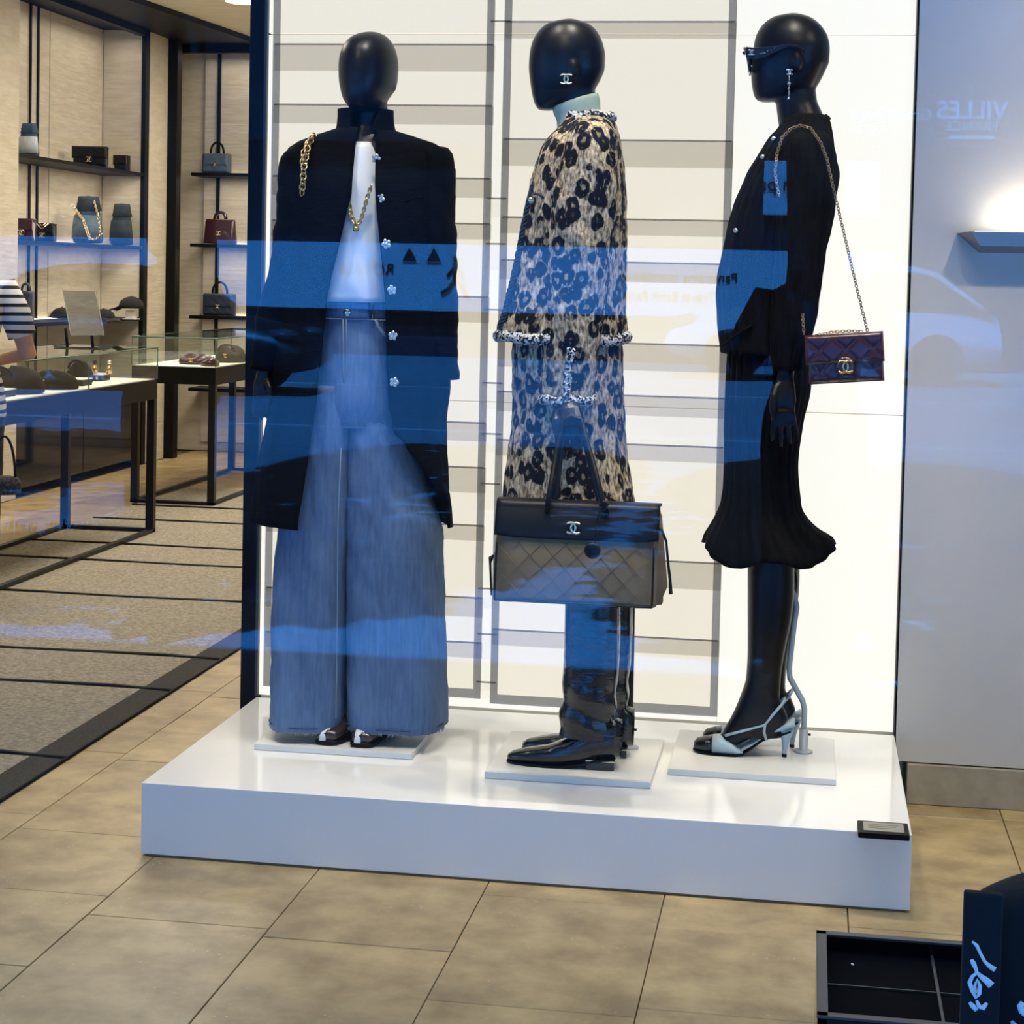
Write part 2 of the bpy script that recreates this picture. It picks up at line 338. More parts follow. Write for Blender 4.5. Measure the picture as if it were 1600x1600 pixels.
for x in (-7.2, -6.75): 
    G().add([(x - .13, YO + .13, 1.62), (x + .13, YO + .13, 1.62), (x, YO + .13, 1.86), (x - .13, YO + .15, 1.62), (x + .13, YO + .15, 1.62), (x, YO + .15, 1.86)], [(0, 1, 2), (5, 4, 3), (0, 3, 4, 1), (1, 4, 5, 2), (2, 5, 3, 0)]).obj('emblem', ink, off, smooth=False)
wk = G().ell((-6.35, YO + .13, 1.68), (.05, .02, .06)).tube([(-6.35, YO + .13, 1.6), (-6.35, YO + .13, 1.32)], [.07, .05], 8).tube([(-6.33, YO + .13, 1.34), (-6.2, YO + .13, 1.15), (-6.12, YO + .13, 1.0)], .035, 6).tube([(-6.36, YO + .13, 1.34), (-6.45, YO + .13, 1.15), (-6.6, YO + .13, 1.05)], .035, 6).tube([(-6.34, YO + .13, 1.56), (-6.2, YO + .13, 1.36)], .025, 6).tube([(-6.36, YO + .13, 1.56), (-6.5, YO + .13, 1.36)], .025, 6)
wk.obj('walking_figure', mat('figure_tan', S(120, 96, 70), .7), off)
def car(label, x, y, L, s, body, glassm, h=1.46, grow=1.0):
    """s = +1: nose towards +x"""
    c = thing('car', label, 'car', (x, y, -.1)); W = .86; z0 = -.1
    def P(t, z): return (x + s * (t - .5) * L, z0 + z)
    prof = [(0, .36, .62), (.01, .30, .86), (.06, .26, .96), (.16, .22, 1.0), (.3, .2, 1.0), (.5, .2, .99), (.68, .2, .97), (.8, .22, .93), (.92, .24, .82), (.975, .28, .68), (1, .36, .55)]
    rings = []
    for t, a, b2 in prof:
        px, _ = P(t, 0); w = W * (1 - .10 * abs(2 * t - 1) ** 3); zz = np.linspace(0, 1, 6); r = []
        for k in range(20):
            th = 2 * PI * k / 20; cs, sn = math.cos(th), math.sin(th); q = (abs(cs) ** 3.6 + abs(sn) ** 3.6) ** (-1 / 3.6)
            r.append((px, y + w * cs * q, z0 + (a + b2) / 2 + (b2 - a) / 2 * sn * q))
        rings.append(r)
    G().loft(rings).obj('body', body, c)
    rings = []
    for t, zt in ((.03, .98), (.12, 1.2), (.2, h - .08), (.32, h), (.45, h), (.56, h - .08), (.66, 1.15), (.74, .95)):
        px, _ = P(t, 0); w = W * .93; top = z0 + zt; r = []
        for k in range(20):
            th = 2 * PI * k / 20; cs, sn = math.cos(th), math.sin(th); q = (abs(cs) ** 3 + abs(sn) ** 3) ** (-1 / 3); zz = z0 + .9 + max(0, top - z0 - .9) * (.5 + .5 * sn * q); r.append((px, y + w * cs * q * (1 - .16 * max(0, sn)), zz))
        rings.append(r)
    G().loft(rings).obj('cabin_glass', glassm, c)
    rings = []
    for t, zt in ((.18, h - .07), (.25, h + .0), (.36, h + .02), (.47, h + .01), (.55, h - .05)):
        px, _ = P(t, 0); rings.append([(px, y + W * .8 * q, z0 + zt - .05 * q * q + d) for q, d in [(-1, -.03), (-1, 0), (-.5, .01), (0, .015), (.5, .01), (1, 0), (1, -.03)]])
    G().loft(rings).obj('roof', body, c)
    for sy in (-1, 1):
        for a, b2 in ((.2, .06), (.40, .42), (.56, .72)):
            (xa, _), (xb, _) = P(a, 0), P(b2, 0); zt = h - .04 if a != .2 else h - .1
            G().tube([(xa, y + sy * W * .78, z0 + zt), (xb, y + sy * W * .92, z0 + .96)], .035, 6).obj('pillar', body, c)
        for t in (.19, .80):
            px, _ = P(t, 0); w = G()
            w.loft([[(px + rr * math.cos(2 * PI * k / 24), y + sy * yy, z0 + .32 + rr * math.sin(2 * PI * k / 24)) for k in range(24)] for rr, yy in ((.20, .66), (.31, .67), (.33, .72), (.33, .82), (.31, .875), (.2, .88), (.19, .86))]).obj('wheel', M['black'], c)
        px, _ = P(.94, 0); G().ell((px, y + sy * .62, z0 + .72), (.20, .16, .085)).obj('headlamp', mat('lamp_dark', S(60, 62, 70), .2), c)
    for o in c.children: o.data.transform(Matrix.Translation((x, y, -.1)) @ Matrix.Diagonal((grow, grow, grow, 1)) @ Matrix.Translation((-x, -y, .1)))
    return c
cg = mat('car_glass', S(18, 20, 26), .05)
car('white hatchback car with dark windows, parked across the street, reflected in the glass', .30, -22.8, 4.1, -1, mat('car_white', S(235, 238, 242), .3, coat=.5), cg, grow=1.2)
car('dark car with black windows standing in the nearer lane of the street', -8.1, -16.0, 4.3, 1, mat('car_dark', S(20, 21, 25), .4), cg, 1.5)
# plane trees on the kerb: they shade the road
bark = mat('bark', S(120, 112, 96), .9, col2=S(80, 74, 62), ns=6); leaf = mat('leaf_green', S(58, 92, 44), .6, col2=S(84, 120, 58), ns=2)
def tree(x, y, h, sd, rx_):
    r = random.Random(sd); t = thing('plane_tree', '', 'tree', (x, y, 0), 'street trees along the kerb')
    tr = G(); tr.tube([(x, y, -.1), (x + .05, y, 1.5), (x - .04, y + .05, 3.2), (x, y, h * .62)], [.2, .15, .13, .09], 10)
    for k in range(7):
        a = k * 2.4; tr.tube([(x, y, 3.0 + .25 * k), (x + .35 * rx_ * math.cos(a), y + 1.0 * math.sin(a), 4.0 + .3 * k), (x + .7 * rx_ * math.cos(a), y + 2.0 * math.sin(a), 4.7 + .35 * k)], [.08, .05, .02], 6)
    tr.obj('trunk', bark, t); lv = G()
    for k in range(int(4200 * rx_)):
        a, b2, q = r.uniform(0, 2 * PI), math.asin(r.uniform(-1, 1)), r.uniform(.25, 1) ** .5
        bxy = lambda c_: math.copysign(abs(c_) ** .62, c_); R = (1 + .01 * math.sin(3 * a + sd) * math.cos(2 * b2 + sd)); c = Vector((x + rx_ * R * q * bxy(math.cos(a)) * math.cos(b2) ** .6, y + 4.6 * R * q * bxy(math.sin(a)) * math.cos(b2) ** .6, h * .72 + 1.75 * R * q * math.sin(b2)))
        u = Vector((r.gauss(0, 1), r.gauss(0, 1), r.gauss(0, .6))).normalized() * .16; w = u.orthogonal().normalized() * .12
        lv.add([c - u, c + w, c + u, c - w], [(0, 1, 2, 3)])
    stuff(lv.obj('foliage', leaf, t, smooth=False)); return t
for i, (x, y, h, rx_, nm) in enumerate(((-8.4, -3.3, 7.2, 3.2, 'street tree farthest along the kerb from the white car, low round crown'), (-3.2, -3.1, 7.6, 1.5, 'street tree straight behind the companion, tallest crown'), (-.03, -3.1, 7.0, 1.5, 'street tree straight behind the photographer with the phone'), (4.4, -3.3, 7.3, 2.6, 'street tree at the white car\'s tail end of the kerb'))):
    tree(x, y, h, i + 3, rx_)['label'] = nm

# ================================================================ LIT BACKDROP AND PLATFORM
XL, XR, YF, YB, PH = -1.5391, .2545, 4.167, 5.09, .1766
pl = thing('display_platform', 'low glossy white platform carrying the three mannequins', 'platform', (-.64, 4.6, 0))
bx('body', (XL, XR, YF, YB, .006, PH), M['white_gloss'], pl, .0015)
bx('shadow_gap', (XL + .01, XR - .01, YF + .006, YB, 0, .006), M['grout'], pl, 0)
bd = thing('backlit_wall', 'tall white backlit wall of seamed panels behind the mannequins', 'light wall', (-.64, 5.15, 0))
zc = [.18, 1.0448, 2.0644, 3.0]
x0, x1, x2 = -1.5313, -0.227, 0.2544
for a, b2 in ((x0 - .004, x1), (x1, x2 - .003)):
    for q, (c, e) in enumerate(zip(zc, zc[1:])): bx('light_panel', (a + .001, b2 - .001, 5.10, 5.12, c + .0025, e - .0025), M['lightbox'], bd, 0)
bx('casing', (x0 - .055, x2 + .001, 5.13, 5.30, .0, 3.05), M['graywall'], bd, 0)
bx('black_frame', (-1.5889, x0 - .006, 5.095, 5.14, 0, 3.05), M['black'], bd, .002)
bx('seal', (x2 - .001, x2 + .004, 5.085, 5.2, .112, 3.05), M['black'], bd, 0)
bx('side_strip', (x0 - .013, x0 - .005, 5.09, 5.1, .18, 3.05), mat('strip_gray', S(70, 68, 64), .5), bd, 0)
def screen(label, xa, xb, y, zb, lines, ends, border=.021, back=False):
    """overlapping translucent sheets: every sheet starts at a hem and its lower edge overlaps the sheet below"""
    t = thing('slatted_screen', label, 'screen', ((xa + xb) / 2, y, zb), 'translucent screens before the backlit wall')
    tops = [2.85] + lines; bots = ends + [zb]
    for i, (a, b2) in enumerate(zip(tops, bots)):
        k = y + (.006 if i % 2 else .002)
        bx('sheet', (xa, xb, k, k + .0012, b2, a), M['scrim_back' if back else 'scrim'], t, 0)
        if i:
            bx('sheet_hem', (xa + .004, xb - .004, y - .001, y + .0005, a - .0024, a + .0024), M['hem'], t, 0)
            if not back: bx('overlap_band', (xa, xb, y + .009, y + .010, bots[i - 1], a), M['scrim_band'], t, 0)
    if border:
        for a, b2 in ((xa, xa + border), (xb - border, xb)): bx('side_border', (a, b2, y - .006, y - .005, zb, 2.85), M['scrim_border'], t, 0)
        bx('bottom_border', (xa + border, xb - border, y - .006, y - .005, zb, zb + border * 1.25), M['scrim_border'], t, 0)
    return t
screen('tall translucent slatted screen behind the mannequin in the long black coat', -1.5058, -0.8795, 5.05, 0.2205,
       [2.0294, 1.8624, 1.6633, 1.5394, 1.3376, 0.9895, 0.8652, 0.7038, 0.5016, 0.3756],
       [1.9566, 1.8108, 1.6106, 1.4963, 1.267, 0.9372, 0.7937, 0.66, 0.4461, 0.3306])
screen('tall translucent slatted screen behind the mannequin in leopard knit', -0.8475, -0.221, 5.02, 0.2162,
       [2.0875, 1.7703, 1.5577, 1.4415, 1.2223, 1.0807, 0.9481, 0.6336, 0.4222],
       [2.0433, 1.6984, 1.5148, 1.3883, 1.1492, 1.0262, 0.9047, 0.5586, 0.3776])
screen('narrow slip of translucent screen showing between the two wide screens', -0.9014, -0.8389, 5.08, 0.2121,
       [2.0974, 1.6111, 1.4857, 1.3033, 1.0997, 0.9579, 0.8183, 0.5238, 0.3956, 0.2599],
       [2.0432, 1.5582, 1.4132, 1.2482, 1.0276, 0.9061, 0.7449, 0.468, 0.3234, 0.2346], 0, True)
# wall lamp on the grey wall: a slim metal ledge that throws light up
wlmp = thing('wall_uplight', 'slim metal wall ledge throwing light up the grey wall', 'wall lamp', (.55, 5.05, 1.51))
a0, a1 = 0.3727, 1.1
g = G().loft([[(a0, 5.068, 1.536), (a0, 5.068, 1.531), (a0 + .001, 5.067, 1.531), (a0 + .001, 5.067, 1.536)], [(a0 + .055, 4.985, 1.545), (a0 + .055, 4.985, 1.490), (a0 + .056, 4.98, 1.490), (a0 + .056, 4.98, 1.545)]])
G().add([(a0, 5.069, 1.537), (a1, 5.069, 1.537), (a1, 4.985, 1.541), (a0 + .03, 4.985, 1.541), (a0 + .06, 5.069, 1.487), (a1, 5.069, 1.487), (a1, 4.99, 1.503), (a0 + .055, 4.99, 1.503)],
        [(0, 3, 2, 1), (4, 5, 6, 7), (3, 7, 6, 2), (0, 4, 7, 3), (1, 2, 6, 5), (0, 1, 5, 4)]).obj('housing', mat('lamp_steel', S(150, 146, 138), .35, .7), wlmp, smooth=False, bevel=.001)
bx('light_slot', (a0 + .045, a1, 5.01, 5.05, 1.541, 1.543), mat('lamp_slot', (1, .9, .74, 1), .5, emit=3.0), wlmp, 0)
lamp('wall_uplight_bulb', 'AREA', (.85, 5.02, 1.56), 1.7, (1, .90, .74), (PI - .35, 0, 0), shape='RECTANGLE', size=.75, size_y=.03)
# caption plaque on the platform corner
pq = thing('caption_plaque', 'small black framed caption plaque with grey face on the platform corner', 'plaque', (.19, 4.16, PH))
bx('frame', (.135, .2465, 4.118, 4.213, PH, PH + .013), M['black'], pl and pq, .002)
bx('face', (.147, .236, 4.134, 4.200, PH + .0115, PH + .0145), mat('plaque_grey', S(150, 146, 130), .4), pq, .001)
for k in range(3): bx('text_line', (.158, .158 + (.066, .06, .05)[k], 4.178 - .013 * k, 4.181 - .013 * k, PH + .0144, PH + .0148), mat('plaque_ink', S(96, 94, 84), .6), pq, 0)

# ================================================================ MANNEQUINS
def plate(t, x0, x1, y0, y1): return bx('base_plate', (x0, x1, y0, y1, PH + .0008, PH + .0165), M['plate'], t, .0012)
ZP = PH + .0165
def digits(g, base, dirv, side, spread, Ls, r0, bend=(0, 0, 0), n=4):
    """n fingers from the knuckle line: base point, pointing dirv, spaced along side; bend pulls the tips"""
    D = Vector(dirv).normalized(); Sd = Vector(side).normalized(); B = Vector(bend)
    for k in range(n):
        o = Vector(base) + Sd * spread * (k - (n - 1) / 2); L = Ls[k]; f = Sd * (k - (n - 1) / 2) * .10
        pts = [o - D * .02, o, o + (D + f) * L * .42 + B * L * .10, o + (D + f) * L * .75 + B * L * .35, o + (D + f) * L + B * L * .75]
        g.tube(pts, [r0 * 1.02, r0, r0 * .95, r0 * .86, r0 * .62], 8)

denim = mat('denim', S(86, 112, 144), .85, col2=S(64, 90, 122), ns=110, st=(1, 1, .12), lo=.3, hi=.7, bump=.35, bs=400, bst=(1, 1, .3), bd=.001)
t = denim.node_tree; b = t.nodes['Principled BSDF']; lk = b.inputs['Base Color'].links[0].from_socket
nz = N(t, 'TexNoise', Scale=5.0, Detail=5.0); t.links.new(coords(t, (1.3, 1, .55)), nz.inputs['Vector'])
mx = N(t, 'MixRGB', blend_type='SCREEN'); mx.inputs[2].default_value = S(110, 132, 158); t.links.new(ramp(t, nz.outputs['Fac'], [(.48, (0, 0, 0, 1)), (.75, (.42, .42, .42, 1))]), mx.inputs[0])
t.links.new(lk, mx.inputs[1]); t.links.new(mx.outputs[0], b.inputs['Base Color'])
stitch = mat('denim_stitch', S(110, 130, 152), .8); denimd = mat('denim_dark', S(44, 62, 90), .9)
tweed = mat('black_tweed', S(7, 7, 8), .95, col2=S(14, 14, 16), ns=90, st=(.25, 1, 2.2), bump=.5, bs=130, bst=(.25, .4, 2.2), bd=.003, spec=.05)

# ---- the mannequin in the long coat, facing the street
Y1 = 4.68
m1 = thing('mannequin', 'black mannequin facing the street in long black coat, white top and wide jeans', 'mannequin', (-1.155, Y1, PH))
plate(m1, -1.3712, -.9606, 4.522, 4.868)
g = G()
def headloft(g, tab, y0, axis='y', n=40, rows=34):
    """egg head: rows (z, xl, xr, back..): for axis 'y' the face looks to -y, for 'x' it looks to -x"""
    zs = np.linspace(min(r[0] for r in tab), max(r[0] for r in tab), rows); V = herm(tab, zs); rings = []
    for z, q in zip(zs, V):
        xl, xr, hf, hb = q[:4]; xc, hx = (xl + xr) / 2, (xr - xl) / 2
        rings.append([(xc + hx * math.sin(a), y0 - (hf if math.cos(a) > 0 else hb) * math.cos(a), z) for a in np.linspace(0, 2 * PI, n, endpoint=False)])
    return g.loft(rings)
headloft(g, [(2.0139,-1.1504,-1.1201,0.02,0.02),
 (2.0099,-1.1672,-1.1065,0.04,0.04),
 (2.0001,-1.1872,-1.0929,0.062,0.06),
 (1.9821,-1.2038,-1.0792,0.084,0.08),
 (1.9577,-1.2135,-1.0703,0.099,0.092),
 (1.9251,-1.2172,-1.0663,0.106,0.096),
 (1.8924,-1.2157,-1.0674,0.108,0.09),
 (1.8679,-1.2111,-1.0736,0.108,0.07),
 (1.8466,-1.2048,-1.0866,0.106,0.05),
 (1.8302,-1.196,-1.0998,0.098,0.03),
 (1.8188,-1.1856,-1.1097,0.088,0.01),
 (1.8123,-1.1737,-1.1196,0.07,-0.02)], Y1)
g.ell((-1.0756,4.68,1.883), (.0075, .02, .022))
g.tube([(-1.143,4.69,1.8525), (-1.1423,4.69,1.8116), (-1.1432,4.69,1.7705), (-1.1442,4.69,1.7344)], [.048, .050, .052, .07], 16)
shell(g, [(1.7624,-1.2024,-1.0806,0.05),
 (1.7345,-1.2871,-0.986,0.07),
 (1.6968,-1.3206,-0.9484,0.08),
 (1.6064,-1.2934,-0.9633,0.095),
 (1.4414,-1.2563,-1.0103,0.085),
 (1.3088,-1.2626,-1.0246,0.09),
 (1.1762,-1.274,-1.0051,0.1),
 (1.0764,-1.2688,-1.0065,0.1)], 4.69, n=32, rows=20, cap=True)
for u0, u1 in ((505, 500), (600, 566)): g.tube([(-1.2222,4.68,1.1077), (-1.2248,4.68,0.7735), (-1.2326,4.68,0.2336)] if u0 == 505 else [(-1.0691,4.68,1.1124), (-1.0797,4.68,0.7796), (-1.1172,4.68,0.2321)], [.085, .06, .035], 12)
g.tube([(-1.3202,4.69,1.6665), (-1.3484,4.68,1.4701), (-1.377,4.66,1.2703), (-1.3914,4.64,1.1461), (-1.3946,4.635,1.118)], [.042, .035, .03, .022, .021], 12)          # arm with the hand showing
g.tube([(-0.9512,4.69,1.6711), (-0.9432,4.69,1.4452), (-0.9324,4.69,1.2481), (-0.9273,4.69,1.1658)], [.042, .035, .03, .022], 12)
# hand: palm, four fingers, thumb
g.tube([(-1.3948,4.635,1.1296), (-1.3946,4.63,1.1083), (-1.3937,4.628,1.0853), (-1.3916,4.628,1.0655)], [.020, .026, .028, .026], 12, flat=.55, up=(0, 1, 0))
digits(g, (-1.3959,4.628,1.0653), (.02, -.05, -1), (1, .25, 0), .0118, (.045, .055, .052, .042), .0072, (.25, -.2, 0))
g.tube([(-1.3799,4.615,1.1129), (-1.3681,4.605,1.094), (-1.3646,4.6,1.0714), (-1.3676,4.6,1.0482)], [.011, .010, .009, .0065], 8)
g.obj('body', M['mannequin'], m1, remesh=.0045)
# white top
g = shell(G(), [(1.7287,-1.2196,-1.0978,0.078),
 (1.704,-1.2293,-1.0873,0.09),
 (1.6056,-1.2412,-1.0618,0.115),
 (1.474,-1.2525,-1.0391,0.125),
 (1.375,-1.2542,-1.0405,0.125),
 (1.3237,-1.2516,-1.0429,0.122)], Y1, n=80, rows=30,
          disp=lambda a, z, s: (.004 * math.sin(7 * a + 9 * z) * (1 - s) + .002 * noise1(30 * z + 3 * a), 0))
g.obj('top', mat('white_satin', S(216, 218, 214), .38, bump=.12, bs=14, bd=.006), m1, solid=.003)
# wide jeans
jn = G()
wr_ = lambda a, z, s: (.006 * math.sin(5 * a + 3 + 4 * z) * (1 - s) + .0025 * noise1(26 * z + 4 * a, 1), 0)
shell(jn, [(1.3253,-1.2516,-1.0564,0.095),
 (1.2756,-1.2542,-1.0487,0.1),
 (1.1763,-1.2644,-1.0366,0.107),
 (1.0767,-1.2695,-1.0279,0.108),
 (1.0019,-1.2785,-1.0197,0.09)], Y1, n=72, rows=20, disp=lambda a, z, s: (.0015 * noise1(30 * z + 5 * a), 0), p=2.6)
shell(jn, [(1.1093,-1.2596,-1.149,0.085),
 (1.0427,-1.2704,-1.1546,0.088),
 (0.9425,-1.2926,-1.1579,0.092),
 (0.8421,-1.3167,-1.1595,0.098),
 (0.7245,-1.3474,-1.1607,0.105),
 (0.607,-1.3576,-1.1612,0.11),
 (0.5062,-1.362,-1.1602,0.113),
 (0.3378,-1.3636,-1.1588,0.118),
 (0.25,-1.3639,-1.1607,0.12),
 (0.2212,-1.3617,-1.1653,0.12)], 4.66, n=72, rows=48, disp=wr_, p=2.5)
shell(jn, [(1.1111,-1.1744,-1.0556,0.09),
 (1.0448,-1.1766,-1.0442,0.09),
 (0.9457,-1.1748,-1.0051,0.092),
 (0.8631,-1.1733,-0.9764,0.098),
 (0.7308,-1.1726,-0.93,0.105),
 (0.614,-1.1713,-0.925,0.11),
 (0.5136,-1.1703,-0.9213,0.113),
 (0.3461,-1.1681,-0.9137,0.118),
 (0.2536,-1.1673,-0.9101,0.122),
 (0.2267,-1.1668,-0.9095,0.122)], 4.68, n=72, rows=48, disp=wr_, p=2.5)
jeans = jn.obj('jeans', denim, m1, solid=.003)
wbd = shell(G(), [(1.3253,-1.2542,-1.053,0.1),
 (1.3054,-1.2547,-1.0493,0.102),
 (1.2807,-1.2551,-1.0454,0.103)], Y1, n=72, rows=5, p=2.6); wbd.obj('waistband', denim, jeans, solid=.004)
yb = Y1 - .108
G().lathe((0, 0, 0), [(.0001, 0), (.012, 0), (.0125, .003), (.009, .006), (.0001, .0065)], 18)
def disc(c, r, h, m, name, par, seg=18, ax=(0, -1, 0)):
    g = G().lathe((0, 0, 0), [(.0001, 0), (r, 0), (r * 1.02, h * .5), (r * .72, h), (.0001, h)], seg)
    q = Vector((0, 0, 1)).rotation_difference(Vector(ax)); g.v = [tuple(Vector(c) + q @ Vector(p)) for p in g.v]; return g.obj(name, m, par)
disc((-1.1613,4.578,1.2961), .0105, .006, M['silver'], 'button', jeans)
disc((-1.0971,4.585,1.2879), .007, .005, M['palegold'], 'rivet_or_glint', jeans)
for a, b2 in (((536, 471), (536, 499)), ((580, 471), (580, 500))): pass
G().tube([(-1.104,4.576,1.3275),(-1.1028,4.576,1.3049),(-1.0998,4.576,1.2807)], .0032, 6, flat=.5).tube([(-1.0924,4.576,1.3278),(-1.092,4.576,1.3052),(-1.0915,4.576,1.2809)], .0032, 6, flat=.5).obj('belt_loop', denimd, jeans)
G().tube([(-1.1702,4.572,1.279),(-1.169,4.572,1.2126),(-1.1679,4.572,1.1477),(-1.1657,4.572,1.1185)], .0022, 6).tube([(-1.1619,4.572,1.2792),(-1.1607,4.572,1.2128),(-1.158,4.572,1.1561),(-1.1623,4.572,1.1186)], .0014, 6).obj('fly_seam', stitch, jeans)
G().tube([(-1.0875,4.573,1.2811),(-1.0805,4.573,1.2635),(-1.0703,4.573,1.2492),(-1.0569,4.573,1.2367)], .0022, 6).tube([(-1.0843,4.5735,1.2812),(-1.0774,4.5735,1.2652),(-1.0672,4.5735,1.2525),(-1.0554,4.5735,1.2415)], .0016, 6).obj('pocket_seam', stitch, jeans)
G().tube([(-1.2225,4.574,1.2809),(-1.1974,4.574,1.2799),(-1.1558,4.574,1.2793),(-1.1059,4.574,1.2798),(-1.0546,4.574,1.2787)], .0016, 5).obj('waist_seam', stitch, jeans)
g = G()
for k in range(170):                                   # frayed hems
    leg = k % 2; a = random.uniform(-PI * .5, PI * .5); xc, hx, yc, zb = ((-1.2632, -1.1653 - -1.2632, 4.66, 0.2212) if leg else (-1.0385, -0.9095 - -1.0385, 4.68, 0.2267))
    k2 = (abs(math.sin(a)) ** 2.5 + abs(math.cos(a)) ** 2.5) ** (-1 / 2.5); x, y = xc + hx * k2 * math.sin(a), yc - .1225 * k2 * math.cos(a); L = random.uniform(.006, .014)
    g.add([(x - .0012, y, zb + .004), (x + .0012, y, zb + .004), (x + random.uniform(-.006, .006), y - .003, zb - L * .5)], [(0, 1, 2)])
stuff(g.obj('frayed_hem', stitch, jeans, smooth=False))
g = G()
for leg, (xa, xb, yc, zb) in enumerate(((-1.3619, -1.1655, 4.66, 0.2347), (-1.167, -0.9098, 4.68, 0.2385))):
    g.tube([((xa + xb) / 2 + (xb - xa) / 2 * (abs(math.sin(a)) ** 2.5 + abs(math.cos(a)) ** 2.5) ** -.4 * math.sin(a), yc - .1235 * (abs(math.sin(a)) ** 2.5 + abs(math.cos(a)) ** 2.5) ** -.4 * math.cos(a), zb) for a in np.linspace(-1.5, 1.5, 40)], .0016, 5)
g.obj('hem_seam', denimd, jeans)
G().tube([(-1.1625,4.545,0.955),(-1.1673,4.545,0.7599),(-1.1652,4.545,0.5479),(-1.1636,4.545,0.3678),(-1.1635,4.545,0.2659)], .0016, 5).obj('inseam', stitch, jeans)
# long coat
arc = [(1.753,-1.1467,-1.1008),
 (1.7228,-1.1494,-1.097),
 (1.6784,-1.1486,-1.0929),
 (1.5989,-1.1455,-1.0849),
 (1.5512,-1.1561,-1.0807),
 (1.4394,-1.1805,-1.0672),
 (1.3274,-1.2032,-1.0552),
 (1.2151,-1.2128,-1.0482),
 (1.0864,-1.2255,-1.0408),
 (1.0381,-1.2313,-1.0333),
 (0.974,-1.2385,-1.0042),
 (0.8942,-1.2471,-0.952),
 (0.7981,-1.2588,-0.8979),
 (0.7692,-1.2633,-0.8859)]
coat = shell(G(), [(1.7648,-1.2134,-1.0834,0.078),
 (1.7533,-1.2506,-1.0445,0.085),
 (1.7402,-1.2947,-1.0024,0.09),
 (1.7255,-1.3286,-0.9586,0.097),
 (1.7042,-1.3522,-0.9299,0.105),
 (1.6682,-1.3482,-0.9308,0.118),
 (1.6058,-1.3471,-0.9328,0.142),
 (1.4411,-1.353,-0.9345,0.15),
 (1.2759,-1.3623,-0.9261,0.155),
 (1.1182,-1.3804,-0.9161,0.16),
 (1.0267,-1.3858,-0.9243,0.165),
 (0.8762,-1.4154,-0.9179,0.172),
 (0.776,-1.4251,-0.9075,0.178),
 (0.7459,-1.4281,-0.9035,0.18)], Y1, n=110, rows=60, arc=arc,
             disp=lambda a, z, s: (.0035 * noise1(9 * a + 5 * z) * (1 - s) + .001 * noise1(40 * z + 8 * a), 0)).obj('coat', tweed, m1, solid=.007)
shell(G(), [(1.8155,-1.2161,-1.0793,0.072),
 (1.8024,-1.2158,-1.0791,0.073),
 (1.7779,-1.2171,-1.0769,0.078),
 (1.75,-1.2234,-1.068,0.083)], Y1, n=60, rows=10, arc=[(1.8089,-1.1632,-1.0984),
 (1.7799,-1.166,-1.1095),
 (1.7443,-1.1687,-1.1155)]).obj('collar', tweed, coat, solid=.007)
fold = lambda a, z, s: (.0035 * noise1(22 * z + 2 * math.sin(a)) + .002 * noise1(50 * z), 0)
shell(G(), [(1.7148,-1.3324,-1.2677,0.05),
 (1.6917,-1.3611,-1.2571,0.062),
 (1.5532,-1.3708,-1.2615,0.066),
 (1.4372,-1.381,-1.2697,0.064),
 (1.3207,-1.4101,-1.2882,0.06),
 (1.237,-1.426,-1.3142,0.056),
 (1.1698,-1.4327,-1.3474,0.05),
 (1.1395,-1.4331,-1.3607,0.047)], 4.665, n=48, rows=44, disp=fold).obj('sleeve', tweed, coat, solid=.006)
shell(G(), [(1.7187,-0.9814,-0.9298,0.05),
 (1.6959,-0.9943,-0.916,0.062),
 (1.5592,-0.9849,-0.9099,0.066),
 (1.445,-0.9776,-0.9042,0.064),
 (1.2815,-0.9659,-0.8974,0.058),
 (1.1306,-0.9561,-0.8926,0.052)], 4.665, n=48, rows=44, disp=fold).obj('sleeve', tweed, coat, solid=.006)
for i, (u, v) in enumerate(((588, 248), (594.5, 310), (604, 381), (612.5, 453), (614, 524.5), (616, 597))):
    c = Vector((-1.0574,4.53,1.4407)); 
    pos = [(-1.0916,4.572,1.6846), (-1.0726,4.545,1.5844), (-1.0526,4.535,1.4712), (-1.0355,4.531,1.3567), (-1.0304,4.529,1.2427), (-1.024,4.525,1.1271)][i]
    g = G(); c = Vector(pos)
    for k in range(5):
        a = k * 2 * PI / 5 + i; g.ell(c + Vector((.0078 * math.cos(a), -.002, .0078 * math.sin(a))), (.0052, .003, .0052), 8, 6)
    g.ell(c + Vector((0, -.004, 0)), (.004, .003, .004), 8, 6); g.obj('button', M['silver'], coat)
G().tube([(-1.0082,4.532,1.5752),(-0.9872,4.532,1.5851),(-0.9662,4.532,1.5901)], .0025, 6).obj('pocket_welt', tweed, coat)
